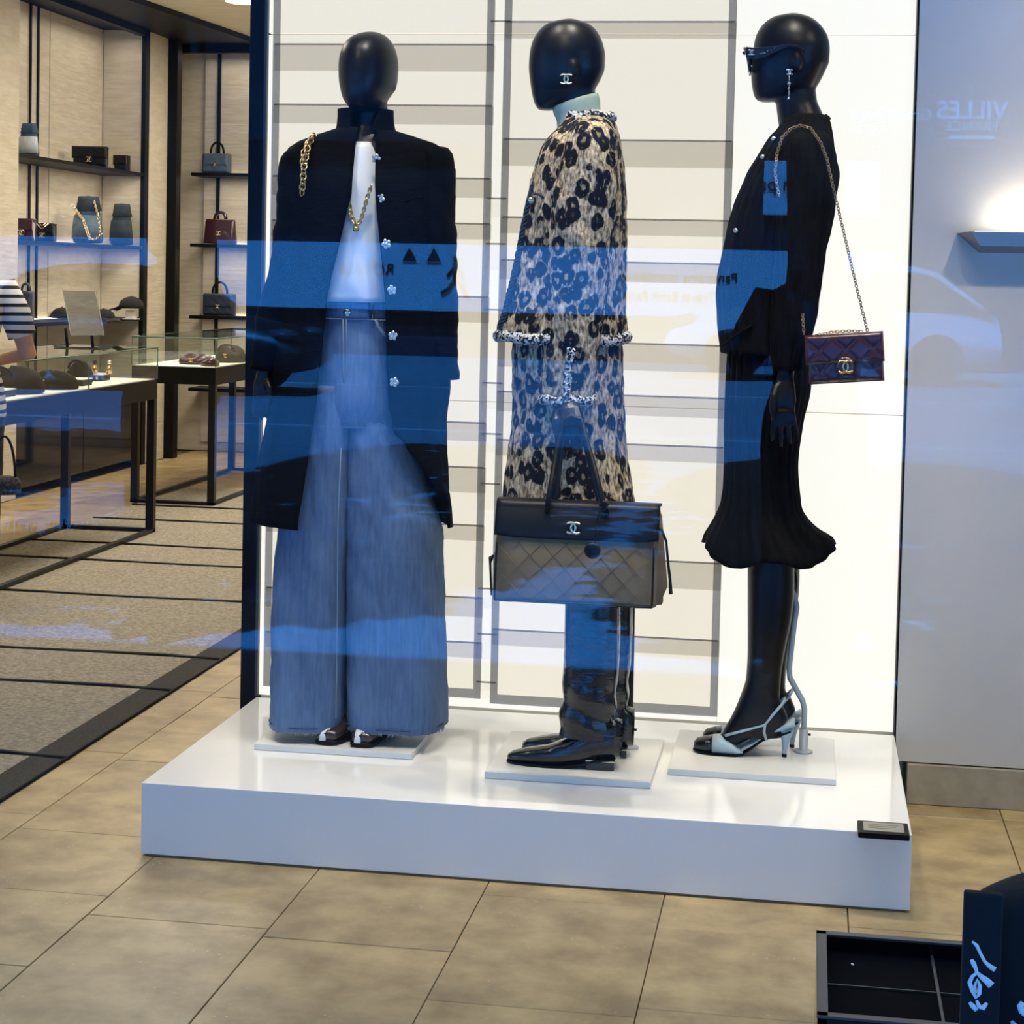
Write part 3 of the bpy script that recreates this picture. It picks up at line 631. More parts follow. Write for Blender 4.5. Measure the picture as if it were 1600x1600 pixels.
# shoes: brown croc leather with a white band and black sole
croc = mat('croc_leather', S(62, 46, 38), .22, col2=S(44, 32, 27), ns=30, bump=.0, coat=.4)
t = croc.node_tree; b = t.nodes['Principled BSDF']; v = N(t, 'TexVoronoi', Scale=95.0, feature='DISTANCE_TO_EDGE'); t.links.new(coords(t), v.inputs['Vector']); bn = N(t, 'Bump', Strength=.6, Distance=.002); t.links.new(v.outputs['Distance'], bn.inputs['Height']); t.links.new(bn.outputs[0], b.inputs['Normal'])
band = mat('white_leather', S(232, 232, 228), .35)
def loafer(tx, ty, dx):
    sh = None; rings = []; sole = []; strip = []
    for s, w, h in ((0, .021, .020), (.008, .028, .026), (.03, .033, .033), (.06, .037, .040), (.10, .037, .052), (.15, .034, .056), (.20, .033, .056), (.235, .026, .05)):
        c = Vector((tx + dx * s, ty + s, ZP + .011)); r = []; q = []
        for k in range(20):
            a = 2 * PI * k / 20; cs, sn = math.cos(a), math.sin(a); kk = (abs(cs) ** 2.6 + abs(sn) ** 2.6) ** (-1 / 2.6)
            r.append((c.x + w * cs * kk, c.y, c.z + h * .5 + h * .5 * sn * kk)); q.append((c.x + (w + .003) * cs * kk, c.y - (.003 if s == 0 else 0), ZP + .007 + .0065 * sn * kk))
        rings.append(r); sole.append(q)
        if .0 < s < .16: strip.append([(c.x - .006 + .0115 * j, c.y, c.z + h * (.99 if abs(j) < .9 else .965) + .0025) for j in (-1, -.5, 0, .5, 1)])
    up = G().loft(rings).obj('shoe', croc, m1); G().loft(sole).obj('sole', M['black'], up); 
    st = [[(tx - .0075, ty - .001, ZP + .016), (tx - .003, ty - .0015, ZP + .016), (tx + .003, ty - .0015, ZP + .016), (tx + .0075, ty - .001, ZP + .016)]]
    G().loft([[(q[0][0], q[0][1], q[0][2]), q[2], q[4]] for q in strip], closed=False).obj('band', band, up, solid=.003)
    G().tube([(tx - .009, ty - .002, ZP + .012), (tx - .009, ty + .004, ZP + .03), (tx - .007, ty + .012, ZP + .040)], .009, 8, flat=.5, up=(0, -1, .5)).obj('toe_band', band, up)
loafer(-1.190, 4.548, -.02 * 0 + .12); loafer(-1.098, 4.546, .10)

# gold chain necklace, rests on the coat mannequin's white top
nk = G(); chain(nk, [(-1.1593,4.545,1.6054),(-1.1537,4.545,1.5703),(-1.1465,4.545,1.5385),(-1.1345,4.545,1.5131),(-1.1233,4.545,1.5261),(-1.1155,4.545,1.5518),(-1.1063,4.545,1.587),(-1.0969,4.545,1.6143)], .0052, .0019, .0085)
nk.ell((-1.1332,4.54,1.5065), (.008, .006, .007), 10, 8)
tag(nk.obj('chain_necklace', M['gold']), 'chunky gold chain necklace hanging over the white top', 'necklace')
ch = G(); chain(ch, [(-1.2607,4.63,1.7418), (-1.2659,4.6,1.7362), (-1.2717,4.58,1.7153), (-1.2721,4.565,1.6869), (-1.2725,4.55,1.6586), (-1.2708,4.54,1.6292), (-1.2721,4.535,1.5937)], .0072, .0022, .0135); chain(ch, [(-1.2681,4.62,1.7442), (-1.273,4.59,1.7257), (-1.2801,4.575,1.6987), (-1.2787,4.56,1.6688)], .0066, .002, .0135)
tag(ch.obj('shoulder_chain', M['gold']), 'gold link shoulder strap over the long black coat\'s shoulder', 'bag strap')

# ---- the mannequin in leopard knit, in profile
def leopard(name):
    m, t, b = nt(name); b.inputs['Roughness'].default_value = .95; b.inputs['Specular IOR Level'].default_value = .15
    co = coords(t, (1, 1, .82)); n1 = N(t, 'TexNoise', Scale=40.0, Detail=5.0); t.links.new(co, n1.inputs['Vector'])
    ad = N(t, 'VectorMath', operation='MULTIPLY_ADD'); ad.inputs[1].default_value = (.022, .022, .022); t.links.new(n1.outputs['Color'], ad.inputs[0]); t.links.new(co, ad.inputs[2])
    v = N(t, 'TexVoronoi', Scale=28.0, Randomness=.85); t.links.new(ad.outputs[0], v.inputs['Vector'])
    n2 = N(t, 'TexNoise', Scale=15.0, Detail=3.0); t.links.new(co, n2.inputs['Vector'])
    n3 = N(t, 'TexNoise', Scale=150.0, Detail=3.0); t.links.new(coords(t, (1, 1, .4)), n3.inputs['Vector'])
    base = ramp(t, n3.outputs['Fac'], [(.34, S(70, 61, 54)), (.5, S(164, 145, 113)), (.66, S(212, 192, 156))])
    core = N(t, 'MixRGB'); core.inputs[2].default_value = S(112, 88, 66); t.links.new(ramp(t, v.outputs['Distance'], [(.0, (.8, .8, .8, 1)), (.34, (.0, .0, .0, 1))]), core.inputs[0]); t.links.new(base, core.inputs[1])
    rg = ramp(t, v.outputs['Distance'], [(.15, (0, 0, 0, 1)), (.21, (1, 1, 1, 1)), (.49, (1, 1, 1, 1)), (.56, (0, 0, 0, 1))])
    bk = ramp(t, n2.outputs['Fac'], [(.29, (0, 0, 0, 1)), (.35, (1, 1, 1, 1))]); kn = ramp(t, n3.outputs['Fac'], [(.62, (1, 1, 1, 1)), (.78, (.25, .25, .25, 1))])
    m1_ = N(t, 'Math', operation='MULTIPLY'); t.links.new(rg, m1_.inputs[0]); t.links.new(bk, m1_.inputs[1]); m2_ = N(t, 'Math', operation='MULTIPLY'); t.links.new(m1_.outputs[0], m2_.inputs[0]); t.links.new(kn, m2_.inputs[1])
    mx = N(t, 'MixRGB'); mx.inputs[2].default_value = S(20, 20, 26); t.links.new(m2_.outputs[0], mx.inputs[0]); t.links.new(core.outputs[0], mx.inputs[1]); t.links.new(mx.outputs[0], b.inputs['Base Color'])
    bn = N(t, 'Bump', Strength=.9, Distance=.004); t.links.new(n3.outputs['Fac'], bn.inputs['Height']); t.links.new(bn.outputs[0], b.inputs['Normal']); return m
leo = leopard('leopard_knit')
def braidmat():
    m, t, b = nt('braid_black_white'); b.inputs['Roughness'].default_value = .9
    v = N(t, 'TexVoronoi', Scale=190.0); t.links.new(coords(t), v.inputs['Vector']); bw = N(t, 'SeparateColor'); t.links.new(v.outputs['Color'], bw.inputs[0])
    t.links.new(ramp(t, bw.outputs[0], [(.42, S(18, 20, 26)), (.5, S(214, 210, 200))]), b.inputs['Base Color']); bn = N(t, 'Bump', Strength=1.0, Distance=.004); t.links.new(v.outputs['Distance'], bn.inputs['Height']); t.links.new(bn.outputs[0], b.inputs['Normal']); return m
bw = braidmat()
def braid(name, pts, r, par, m=None, n=4, closed=False):
    """looped tweed braid: strands wound round the path"""
    P = [Vector(p) for p in pts]; L = sum((b2 - a).length for a, b2 in zip(P, P[1:])); k = max(12, int(L / .0035)); T = np.linspace(0, len(P) - 1, k); g = G()
    for s in range(n):
        q = []
        for i, t_ in enumerate(T):
            j = min(int(t_), len(P) - 2); c = P[j].lerp(P[j + 1], t_ - j); d = (P[j + 1] - P[j]).normalized(); a = d.orthogonal().normalized(); a2 = Vector((0, -1, 0)); a2 = (a2 - d * a2.dot(d)); a = a2.normalized() if a2.length > .1 else a; b2 = d.cross(a)
            ph = i * .75 + s * 2 * PI / n; rr = r * (.62 + .12 * math.sin(i * 1.9 + s)); q.append(c + a * rr * math.cos(ph) + b2 * rr * math.sin(ph))
        g.tube(q, r * .42, 5)
    return g.obj(name, m or bw, par)
Y2 = 4.56
m2 = thing('mannequin', 'black mannequin in profile wearing leopard knit jacket and skirt with black boots', 'mannequin', (-.55, Y2, PH))
plate(m2, -.7525, -.3490, 4.398, 4.822)
g = G()
headloft(g, [(2.0299,-0.6213,-0.5928,0.02,0.02),
 (2.026,-0.6435,-0.5769,0.034,0.034),
 (2.0183,-0.6655,-0.5578,0.048,0.048),
 (1.9995,-0.6858,-0.5384,0.062,0.062),
 (1.9745,-0.6996,-0.5259,0.072,0.072),
 (1.9433,-0.706,-0.5189,0.077,0.077),
 (1.9136,-0.707,-0.5189,0.077,0.077),
 (1.8901,-0.7048,-0.5262,0.074,0.074),
 (1.8666,-0.7011,-0.5383,0.067,0.067),
 (1.8462,-0.6974,-0.5536,0.058,0.058),
 (1.8305,-0.6931,-0.5849,0.05,0.05),
 (1.8178,-0.688,-0.6227,0.04,0.04),
 (1.8083,-0.6798,-0.6447,0.025,0.025)], Y2)
g.tube([(-0.5958,4.56,1.8902), (-0.5899,4.56,1.8434), (-0.5761,4.56,1.7965), (-0.5604,4.56,1.734)], [.05, .05, .050, .056], 16)
g.ell((-0.5867,4.487,1.9008), (.014, .008, .024))
shell(g, [(1.7811,-0.6027,-0.4999,0.06),
 (1.7418,-0.6368,-0.4942,0.13),
 (1.6868,-0.6642,-0.4897,0.15),
 (1.5609,-0.6933,-0.4834,0.13),
 (1.403,-0.6977,-0.4905,0.12),
 (1.2608,-0.6945,-0.487,0.13),
 (1.1339,-0.6964,-0.4839,0.14),
 (0.9749,-0.6799,-0.4879,0.13),
 (0.8319,-0.6524,-0.4844,0.1)], Y2, n=32, rows=20, cap=True)
g.tube([(-0.5454,4.43,1.7016), (-0.5503,4.42,1.5105), (-0.5593,4.41,1.2963), (-0.5676,4.395,1.1435), (-0.5633,4.37,1.0963)], [.038, .034, .030, .022, .020], 12)
for dy, du in ((-.055, 0), (.05, 8)): g.tube([(-0.5579, Y2 + dy, 0.8868), (-0.5108, Y2 + dy, 0.573), (-0.5034, Y2 + dy, 0.2716)], [.075, .045, .03], 12)
g.obj('body', M['mannequin'], m2, remesh=.0045)
# gloved hand closing on the bag handles
glove = mat('glove_leather', S(14, 14, 18), .25)
g = G()
g.tube([(-0.5637,4.36,1.106), (-0.5597,4.345,1.0859), (-0.5548,4.335,1.0625), (-0.5522,4.33,1.0449)], [.021, .030, .034, .033], 12, flat=.55, up=(0, 1, 0))
digits(g, (-0.555,4.328,1.0449), (.02, 0, -1), (1, 0, 0), .0155, (.060, .072, .066, .048), .0088, (0, .35, .10))
g.tube([(-0.5863,4.35,1.0816), (-0.5898,4.335,1.0583), (-0.5839,4.33,1.0316), (-0.5734,4.335,1.0104)], [.012, .012, .011, .008], 8)
g.obj('gloved_hand', glove, m2, remesh=.0022)
# pale green roll neck
g = G(); rg = []
for s in np.linspace(0, 1, 16):
    c = Vector((-0.5896,4.56,1.8308)).lerp(Vector((-0.5599,4.56,1.7152)), s); tl = .30 * (1 - s) + .05; rr = .0535 + .0015 * math.sin(16 * s) + .012 * max(0, s - .6)
    rg.append([c + Vector((rr * math.cos(a), rr * .98 * math.sin(a), rr * math.cos(a) * tl)) for a in np.linspace(0, 2 * PI, 40, endpoint=False)])
g.loft(rg, cap=False).obj('roll_neck', mat('pale_green_knit', S(160, 174, 150), .85, bump=.3, bs=300, bst=(1, 1, .2)), m2, solid=.004)
jk = shell(G(), [(1.792,-0.5982,-0.5033,0.062),
 (1.7811,-0.6091,-0.4967,0.085),
 (1.7654,-0.6214,-0.49,0.112),
 (1.7418,-0.6432,-0.4831,0.145),
 (1.7026,-0.6662,-0.4759,0.17),
 (1.6082,-0.6928,-0.4648,0.175),
 (1.5295,-0.7086,-0.4613,0.17),
 (1.4506,-0.7213,-0.4593,0.165),
 (1.3397,-0.7429,-0.4589,0.17),
 (1.2729,-0.7624,-0.4541,0.18),
 (1.2445,-0.7618,-0.4534,0.181)], Y2, n=96, rows=60,
           disp=lambda a, z, s: (.004 * noise1(12 * a + 6 * z) * (1 - s) + .002 * noise1(45 * z + 6 * a), 0)).obj('jacket', leo, m2, solid=.008)
slv = shell(G(), [(1.7647,-0.5631,-0.4975,0.03),
 (1.7435,-0.581,-0.4787,0.05),
 (1.6922,-0.5951,-0.4668,0.062),
 (1.6013,-0.6114,-0.4676,0.066),
 (1.5101,-0.6216,-0.4729,0.064),
 (1.4034,-0.6238,-0.484,0.06),
 (1.2658,-0.6267,-0.4959,0.056),
 (1.1431,-0.6301,-0.5129,0.05),
 (1.1002,-0.6306,-0.5134,0.049)], 4.405, n=56, rows=50,
            disp=lambda a, z, s: (.004 * noise1(18 * z + 2 * math.sin(a)) + .002 * noise1(60 * z + 3 * a), 0)).obj('sleeve', leo, jk, solid=.007)
el = lambda z, xl, xr, y0, hy, n=60, a0=0, a1=2 * PI: [((xl + xr) / 2 + (xr - xl) / 2 * math.sin(a), y0 - hy * math.cos(a), z + .003 * math.sin(5 * a)) for a in np.linspace(a0, a1, n)]
braid('hem_braid', el(1.2509, -0.7651, -0.4504, Y2, .184), .0145, jk, n=5)
braid('cuff_braid', el(1.1064, -0.6308, -0.512, 4.405, .053), .0125, slv, n=4)
braid('sleeve_braid', [(-0.5567,4.342,1.2299), (-0.5623,4.345,1.1918), (-0.5647,4.347,1.1538), (-0.5682,4.346,1.1159)], .0105, slv, n=4)
navyb = mat('braid_navy', S(40, 62, 82), .9, col2=S(20, 28, 40), ns=150, bump=.6, bs=300)
braid('front_braid', [(-0.6128,4.5,1.7414), (-0.6346,4.48,1.718), (-0.6512,4.47,1.6863), (-0.6644,4.46,1.6408), (-0.6788,4.45,1.5861), (-0.6971,4.45,1.4933), (-0.711,4.45,1.4156), (-0.7281,4.45,1.3378), (-0.7455,4.45,1.2674)], .009, jk, navyb)
braid('neck_braid', el(1.7905, -0.6077, -0.4985, Y2, .068), .0125, jk, n=4)
disc((-0.6703,4.405,1.5797), .0075, .006, M['palegold'], 'button', jk); 
G().tube([(-0.6653,4.4,1.5963),(-0.6513,4.4,1.5935),(-0.6388,4.4,1.5861)], .003, 6).obj('pocket_edge', navyb, jk)
shell(G(), [(1.2686,-0.722,-0.4698,0.15),
 (1.221,-0.7249,-0.4647,0.155),
 (1.1338,-0.7222,-0.4601,0.158),
 (1.0544,-0.7204,-0.455,0.16),
 (0.9748,-0.7275,-0.4482,0.165),
 (0.8791,-0.7375,-0.4316,0.175),
 (0.8185,-0.7426,-0.4205,0.18)], Y2, n=96, rows=46,
      disp=lambda a, z, s: (.0035 * math.sin(16 * a + 4 * z) * (1 - .5 * s) + .0015 * noise1(50 * z + 6 * a), .003 * math.sin(9 * a) * (1 - s) ** 4)).obj('skirt', leo, m2, solid=.008)
# black patent boots
patent = mat('black_patent', S(8, 8, 9), .13, coat=.35, bump=.45, bs=22, bst=(1, 1, 2.0), bd=.014)
def boot(yc, dx, dz):
    z0 = ZP + .026; tb = [(0.6663,-0.5776,-0.4464,0.05),
 (0.5903,-0.5774,-0.4429,0.052),
 (0.5078,-0.5786,-0.4409,0.053),
 (0.4123,-0.5795,-0.4432,0.053),
 (0.3563,-0.5814,-0.4482,0.05),
 (0.3244,-0.5822,-0.4474,0.046),
 (0.2925,-0.5831,-0.4434,0.042),
 (0.2685,-0.5889,-0.4397,0.04)]
    tb = [(z + dz, xl + dx, xr + dx, hy) for z, xl, xr, hy in tb]
    bt = G(); shell(bt, tb, yc, n=48, rows=44, disp=lambda a, z, s: (.0025 * math.sin(70 * z + 2 * math.sin(a)) * math.exp(-((s - .18) / .13) ** 2) * 2.2 + .0015 * noise1(14 * z + 3 * a), 0), p=2.1)
    xt, xh = -0.7119 + dx, -0.4432 + dx; rings = []
    for s, w, zb, zt in ((0, .012, .004, .018), (.012, .022, .001, .026), (.05, .032, 0, .036), (.10, .037, 0, .046), (.15, .036, .001, .068), (.19, .034, .007, .098), (.22, .034, .017, .120), (.26, .035, .024, .125), (.28, .034, .025, .12), (xh - xt, .024, .026, .11)):
        r = []; x = xt + s
        for k in range(28):
            a = 2 * PI * k / 28; cs, sn = math.cos(a), math.sin(a); kk = (abs(cs) ** 2.4 + abs(sn) ** 2.4) ** (-1 / 2.4)
            r.append((x, yc + w * cs * kk, ZP + .003 + zb + dz + (zt - zb) * (.5 + .5 * sn * kk)))
        rings.append(r)
    bt.loft(rings); bo = bt.obj('boot', patent, m2)
    sole = [[(xt + s, yc + w * q, ZP + zz + dz) for q, zz in ((-1, zb), (-1, zb + .005), (1, zb + .005), (1, zb))] for s, w, zb in ((-.002, .012, .003), (.012, .024, .001), (.05, .034, 0), (.10, .039, 0), (.15, .037, .002), (.19, .034, .010), (.218, .034, .020), (xh - xt, .032, .0255))]
    G().loft(sole).obj('sole', M['black'], bo, smooth=False)
    hx0, hx1 = -0.5141 + dx, -0.4444 + dx
    bx('heel', (hx0, hx1, yc - .03, yc + .03, ZP + dz, ZP + .024 + dz), patent, bo, .003); bx('heel_band', (hx0 - .001, hx1 + .001, yc - .0312, yc + .0312, ZP + .021 + dz, ZP + .0255 + dz), M['palegold'], bo, .001)
    G().tube([(-0.4461 + dx, yc - .02, 0.5936 + dz), (-0.444 + dx, yc - .022, 0.4478 + dz), (-0.4501 + dx, yc - .02, 0.376 + dz), (-0.462 + dx, yc - .022, 0.3435 + dz), (-0.4482 + dx, yc - .018, 0.2965 + dz), (-0.4416 + dx, yc - .012, 0.2252 + dz)], .0012, 6).obj('back_seam', mat('seam_grey', S(120, 116, 110), .4), bo)
boot(4.505, 0, 0); boot(4.63, .018, 0)
def stand(par, pts, r, m, fx, fy, zt):
    G().tube(pts, r, 14).obj('support_rod', m, par)
    so = G().lathe((fx, fy, ZP), [(.0001, 0), (.0245, 0), (.0245, .004), (.018, .0065), (.0115, .007), (.0115, zt), (.0001, zt)], 24).obj('rod_socket', M['rodgrey'], par)
    G().tube([(fx + .011, fy, ZP + zt - .014), (fx + .018, fy, ZP + zt - .014)], .0032, 8).obj('set_screw', M['blackmetal'], so)
stand(m2, [(-.4305, 4.715, ZP + .04), (-.4315, 4.715, .45), (-.4335, 4.70, .75), (-.45, 4.66, .85)], .0078, M['blackmetal'], -.4305, 4.715, .062)
tag(emblem('stud_earring', (-0.6029,4.478,1.876), .024, (1, 0, 0), M['palegold'], None, .2), 'round pale gold logo stud on the middle mannequin\'s ear', 'earring')

# ---- the mannequin in black, in profile with sunglasses
Y3 = 4.76
crepe = mat('black_crepe', S(8, 8, 10), .9, col2=S(15, 15, 18), ns=60, st=(1, 1, .15), bump=.9, bs=70, bst=(1, 1, .12), bd=.006, spec=.1)
m3 = thing('mannequin', 'black mannequin in profile wearing sunglasses, black knit top and flared skirt', 'mannequin', (-.12, Y3, PH))
plate(m3, -.3175, .0915, 4.536, 4.945)
g = G()
headloft(g, [(2.0719,-0.0806,-0.0551,0.02,0.02),
 (2.0679,-0.106,-0.0359,0.034,0.034),
 (2.0584,-0.1281,-0.0166,0.048,0.048),
 (2.0392,-0.1483,0.0046,0.062,0.062),
 (2.0137,-0.1612,0.0196,0.073,0.073),
 (1.9849,-0.166,0.0252,0.078,0.078),
 (1.9545,-0.1683,0.0245,0.078,0.078),
 (1.9272,-0.17,0.0143,0.074,0.074),
 (1.9015,-0.1685,0.0023,0.068,0.068),
 (1.879,-0.1646,-0.0145,0.06,0.06),
 (1.8645,-0.1602,-0.0618,0.05,0.05),
 (1.8547,-0.1543,-0.103,0.035,0.035),
 (1.8507,-0.1446,-0.1125,0.02,0.02)], Y3)
g.tube([(-0.0546,4.76,1.9465), (-0.0575,4.76,1.8824), (-0.0532,4.76,1.8424), (-0.0408,4.76,1.8024), (-0.0298,4.76,1.7544)], [.05, .0505, .052, .058, .07], 18)
g.ell((-0.0555,4.684,1.9456), (.013, .008, .024))
shell(g, [(1.7945,-0.0725,0.0167,0.06),
 (1.7623,-0.1035,0.024,0.13),
 (1.6898,-0.1448,0.0325,0.14),
 (1.5442,-0.197,0.0194,0.13),
 (1.3982,-0.2091,-0.0002,0.115),
 (1.2684,-0.1974,-0.0092,0.125),
 (1.1381,-0.1938,-0.0117,0.14),
 (0.9745,-0.1893,-0.0358,0.13),
 (0.8112,-0.1603,-0.0391,0.1),
 (0.7129,-0.1413,-0.041,0.085)], Y3, n=32, rows=24, cap=True)
# arm and hand
g.tube([(-0.022,4.64,1.7142), (-0.0245,4.61,1.5407), (-0.0395,4.605,1.3684), (-0.0565,4.595,1.2114), (-0.0596,4.585,1.1647)], [.040, .036, .031, .023, .020], 12)
g.tube([(-0.0599,4.586,1.174), (-0.0606,4.578,1.1462), (-0.0611,4.572,1.1153), (-0.0618,4.57,1.0872)], [.020, .026, .031, .029], 12, flat=.5, up=(0, 1, 0))
digits(g, (-0.0618,4.57,1.0856), (.04, -.02, -1), (1, 0, 0), .0142, (.078, .092, .084, .062), .0076, (.10, .08, 0))
g.tube([(-0.0791,4.575,1.1458), (-0.0857,4.56,1.1183), (-0.0878,4.552,1.0907), (-0.084,4.55,1.066)], [.011, .0105, .0095, .007], 8)
lg = [(0.7514,-0.1459,-0.0289,0.062),
 (0.6945,-0.1427,-0.0256,0.062),
 (0.6212,-0.1406,-0.0227,0.062),
 (0.5558,-0.1388,-0.0264,0.06),
 (0.4572,-0.136,-0.0427,0.052),
 (0.3913,-0.1382,-0.0504,0.044),
 (0.3449,-0.1506,-0.0515,0.041),
 (0.3118,-0.1626,-0.045,0.04),
 (0.2786,-0.1779,-0.0376,0.037),
 (0.2586,-0.1887,-0.037,0.034),
 (0.2418,-0.1948,-0.043,0.031)]
shell(g, lg, 4.722, n=36, rows=40, cap=True)
shell(g, [(z + .004, a + .012, b2 + .012, h) for z, a, b2, h in lg], 4.825, n=36, rows=40, cap=True)
for yc, dx, dz in ((4.722, 0, 0), (4.825, .018, .0)):       # feet pitched down into the heels
    g.tube([(-0.0797 + dx, yc, 0.2902 + dz), (-0.1353 + dx, yc, 0.2572 + dz), (-0.1911 + dx, yc, 0.2208 + dz), (-0.233 + dx, yc, 0.2049 + dz)], [.034, .033, .026, .018], 14, flat=.8)
    g.tube([(-0.0724 + dx, yc, 0.3186 + dz), (-0.0554 + dx, yc, 0.2868 + dz), (-0.0596 + dx, yc, 0.2651 + dz)], [.03, .028, .02], 12)
g.obj('body', M['mannequin'], m3, remesh=.0045)
pleat = lambda a, z, s: (.0035 * math.sin(30 * a + 3 * math.sin(9 * z)) * .6 + .003 * noise1(10 * z + 7 * a), 0)
tp = shell(G(), [(1.8154,-0.0731,0.0208,0.065),
 (1.7993,-0.0838,0.0276,0.09),
 (1.7784,-0.0976,0.0314,0.12),
 (1.7607,-0.1131,0.0351,0.145),
 (1.7221,-0.1377,0.0411,0.165),
 (1.6656,-0.1698,0.0523,0.17),
 (1.5928,-0.1968,0.0418,0.165),
 (1.528,-0.2128,0.0262,0.16),
 (1.4631,-0.2263,0.0218,0.155),
 (1.3981,-0.2375,0.0094,0.152),
 (1.3655,-0.239,0.0023,0.152),
 (1.3005,-0.234,-0.0037,0.155),
 (1.2518,-0.2278,-0.0023,0.158),
 (1.2161,-0.2203,-0.0044,0.16)], Y3, n=110, rows=60, disp=pleat).obj('knit_top', crepe, m3, solid=.006)
sk = []
rows = [(1.2521,-0.2002,-0.0119,0.14),
 (1.2033,-0.2054,-0.004,0.145),
 (1.1381,-0.2068,-0.0021,0.148),
 (1.0398,-0.2081,-0.0185,0.148),
 (0.9416,-0.2054,-0.0284,0.146),
 (0.8761,-0.206,-0.0233,0.146),
 (0.8269,-0.2128,-0.0154,0.15),
 (0.7975,-0.2234,0.0015,0.158),
 (0.7715,-0.2374,0.028,0.168),
 (0.749,-0.2514,0.0623,0.178),
 (0.7326,-0.2559,0.0692,0.185)]
def ruf(a, z, s):
    k = max(0, 1 - s / .22); return (.003 * math.sin(28 * a + 8 * z) + .012 * k * math.sin(6 * a + .6), k ** 2 * (-.022 - .014 * math.cos(a) + .013 * math.sin(5 * a + 1.1) + .022 * abs(math.sin(a)) ** 4))
skr = shell(G(), rows, Y3, n=140, rows=60, disp=ruf).obj('ruffled_skirt', crepe, m3, solid=.006)
slv = shell(G(), [(1.7642,-0.0541,0.0105,0.03),
 (1.7456,-0.0706,0.031,0.05),
 (1.6961,-0.0784,0.0432,0.062),
 (1.6339,-0.0828,0.0466,0.066),
 (1.556,-0.0882,0.0382,0.064),
 (1.4623,-0.0917,0.0241,0.06),
 (1.3683,-0.0937,0.0131,0.056),
 (1.2742,-0.0956,-0.0027,0.05),
 (1.2111,-0.097,-0.0194,0.044),
 (1.1828,-0.0977,-0.0232,0.042)], 4.60, n=56, rows=50, disp=lambda a, z, s: (.003 * math.sin(14 * a) + .003 * noise1(16 * z + 2 * math.sin(a)), 0)).obj('sleeve', crepe, tp, solid=.006)
G().tube([(0.0191,4.76,1.8189), (0.0288,4.75,1.8101), (0.0161,4.7,1.801)], .004, 6).obj('neck_tab', crepe, tp)
for p in ((-0.1055,4.64,1.7494), (-0.1303,4.62,1.7038), (-0.1906,4.615,1.5223)): disc(p, .0062, .006, M['silver'], 'button', tp, 12)
G().tube([(-0.2194,4.66,1.236), (-0.1832,4.61,1.264), (-0.1445,4.6,1.2905)], .0035, 6).obj('hem_fold', crepe, tp)
# two-tone slingback heels
pale = mat('pale_blue_leather', S(176, 196, 198), .35); toec = mat('toe_black', S(12, 12, 14), .25)
def slingback(yc, dx):
    o = lambda u, v: Vector((-0.2655 + dx + (u - 1084) * .001628, yc, ZP + (1183.5 - v) * .00163))
    # vamp: sections from toe to waist of the shoe; (u, bottom v, top v, half width)
    sec = [(1084, 1177, 1168, .012), (1089, 1180.5, 1162, .022), (1100, 1182, 1159, .030), (1113, 1183, 1156, .035), (1128, 1183.3, 1154, .037), (1140, 1183.3, 1158, .036), (1152, 1182.5, 1170, .034), (1161, 1180, 1173, .032)]
    def ring(u, vb, vt, w, n=24):
        a, b2 = o(u, vb), o(u, vt); r = []
        for k in range(n):
            t_ = 2 * PI * k / n; cs, sn = math.cos(t_), math.sin(t_); kk = (abs(cs) ** 2.3 + abs(sn) ** 2.3) ** (-1 / 2.3); r.append((a.x, yc + w * cs * kk, a.z + (b2.z - a.z) * (.5 + .5 * sn * kk)))
        return r
    sh = G().loft([ring(*q) for q in sec[3:]]).obj('slingback', pale, m3)
    G().loft([ring(*q) for q in sec[:4]]).obj('toe_cap', toec, sh)
    # sole, shank and counter rising to the heel seat
    G().loft([[(o(u, v).x, yc + w * s, o(u, v).z + d) for s, d in ((-1, 0), (-1, .004), (1, .004), (1, 0))] for u, v, w in ((1083, 1180, .012), (1092, 1183, .025), (1113, 1185, .036), (1140, 1185, .037), (1160, 1182, .033), (1175, 1171, .027), (1190, 1159, .024), (1206, 1151, .025), (1222, 1147, .026), (1234, 1142, .024))]).obj('sole', M['black'], sh, smooth=False)
    G().loft([[(o(u, v).x, yc + w * math.cos(t_), o(u, v).z + .004 + h * (.5 + .5 * math.sin(t_))) for t_ in np.linspace(0, 2 * PI, 16, endpoint=False)] for u, v, w, h in ((1158, 1181, .033, .014), (1175, 1170, .028, .011), (1190, 1158, .025, .010), (1206, 1149, .027, .014), (1222, 1144, .028, .018), (1236, 1138, .026, .022), (1240, 1137, .02, .02))]).obj('heel_seat', pale, sh)
    G().loft([[(o(u, v).x + w * math.cos(t_), yc + w * .9 * math.sin(t_), o(u, v).z) for t_ in np.linspace(0, 2 * PI, 16, endpoint=False)] for u, v, w in ((1224, 1138, .024), (1226, 1146, .0185), (1226.5, 1154, .012), (1226, 1164, .0085), (1225.5, 1175, .0065), (1225, 1179, .0062))]).obj('heel', pale, sh)
    G().lathe((o(1225, 1183).x, yc, o(1225, 1183.4).z), [(.0001, 0), (.0064, 0), (.0064, .0075), (.0001, .0075)], 12).obj('heel_tip', M['black'], sh)
    for sy in (-1, 1): G().tube([o(1133, 1154) + Vector((0, sy * .030, .004)), o(1160, 1142) + Vector((0, sy * .033, 0)), o(1194, 1130) + Vector((0, sy * .035, 0)), o(1207, 1112) + Vector((0, sy * .034, 0)), o(1219, 1098) + Vector((0, sy * .028, 0)), o(1223, 1092) + Vector((0, sy * .008, 0))], .0036, 8).obj('strap', pale, sh)
    for sy in (-1, 1): G().tube([o(1194, 1131) + Vector((0, sy * .035, 0)), o(1193, 1142) + Vector((0, sy * .034, 0)), o(1197, 1155) + Vector((0, sy * .027, 0))], .0036, 8).obj('strap', pale, sh)
slingback(4.722, 0); slingback(4.825, .018)
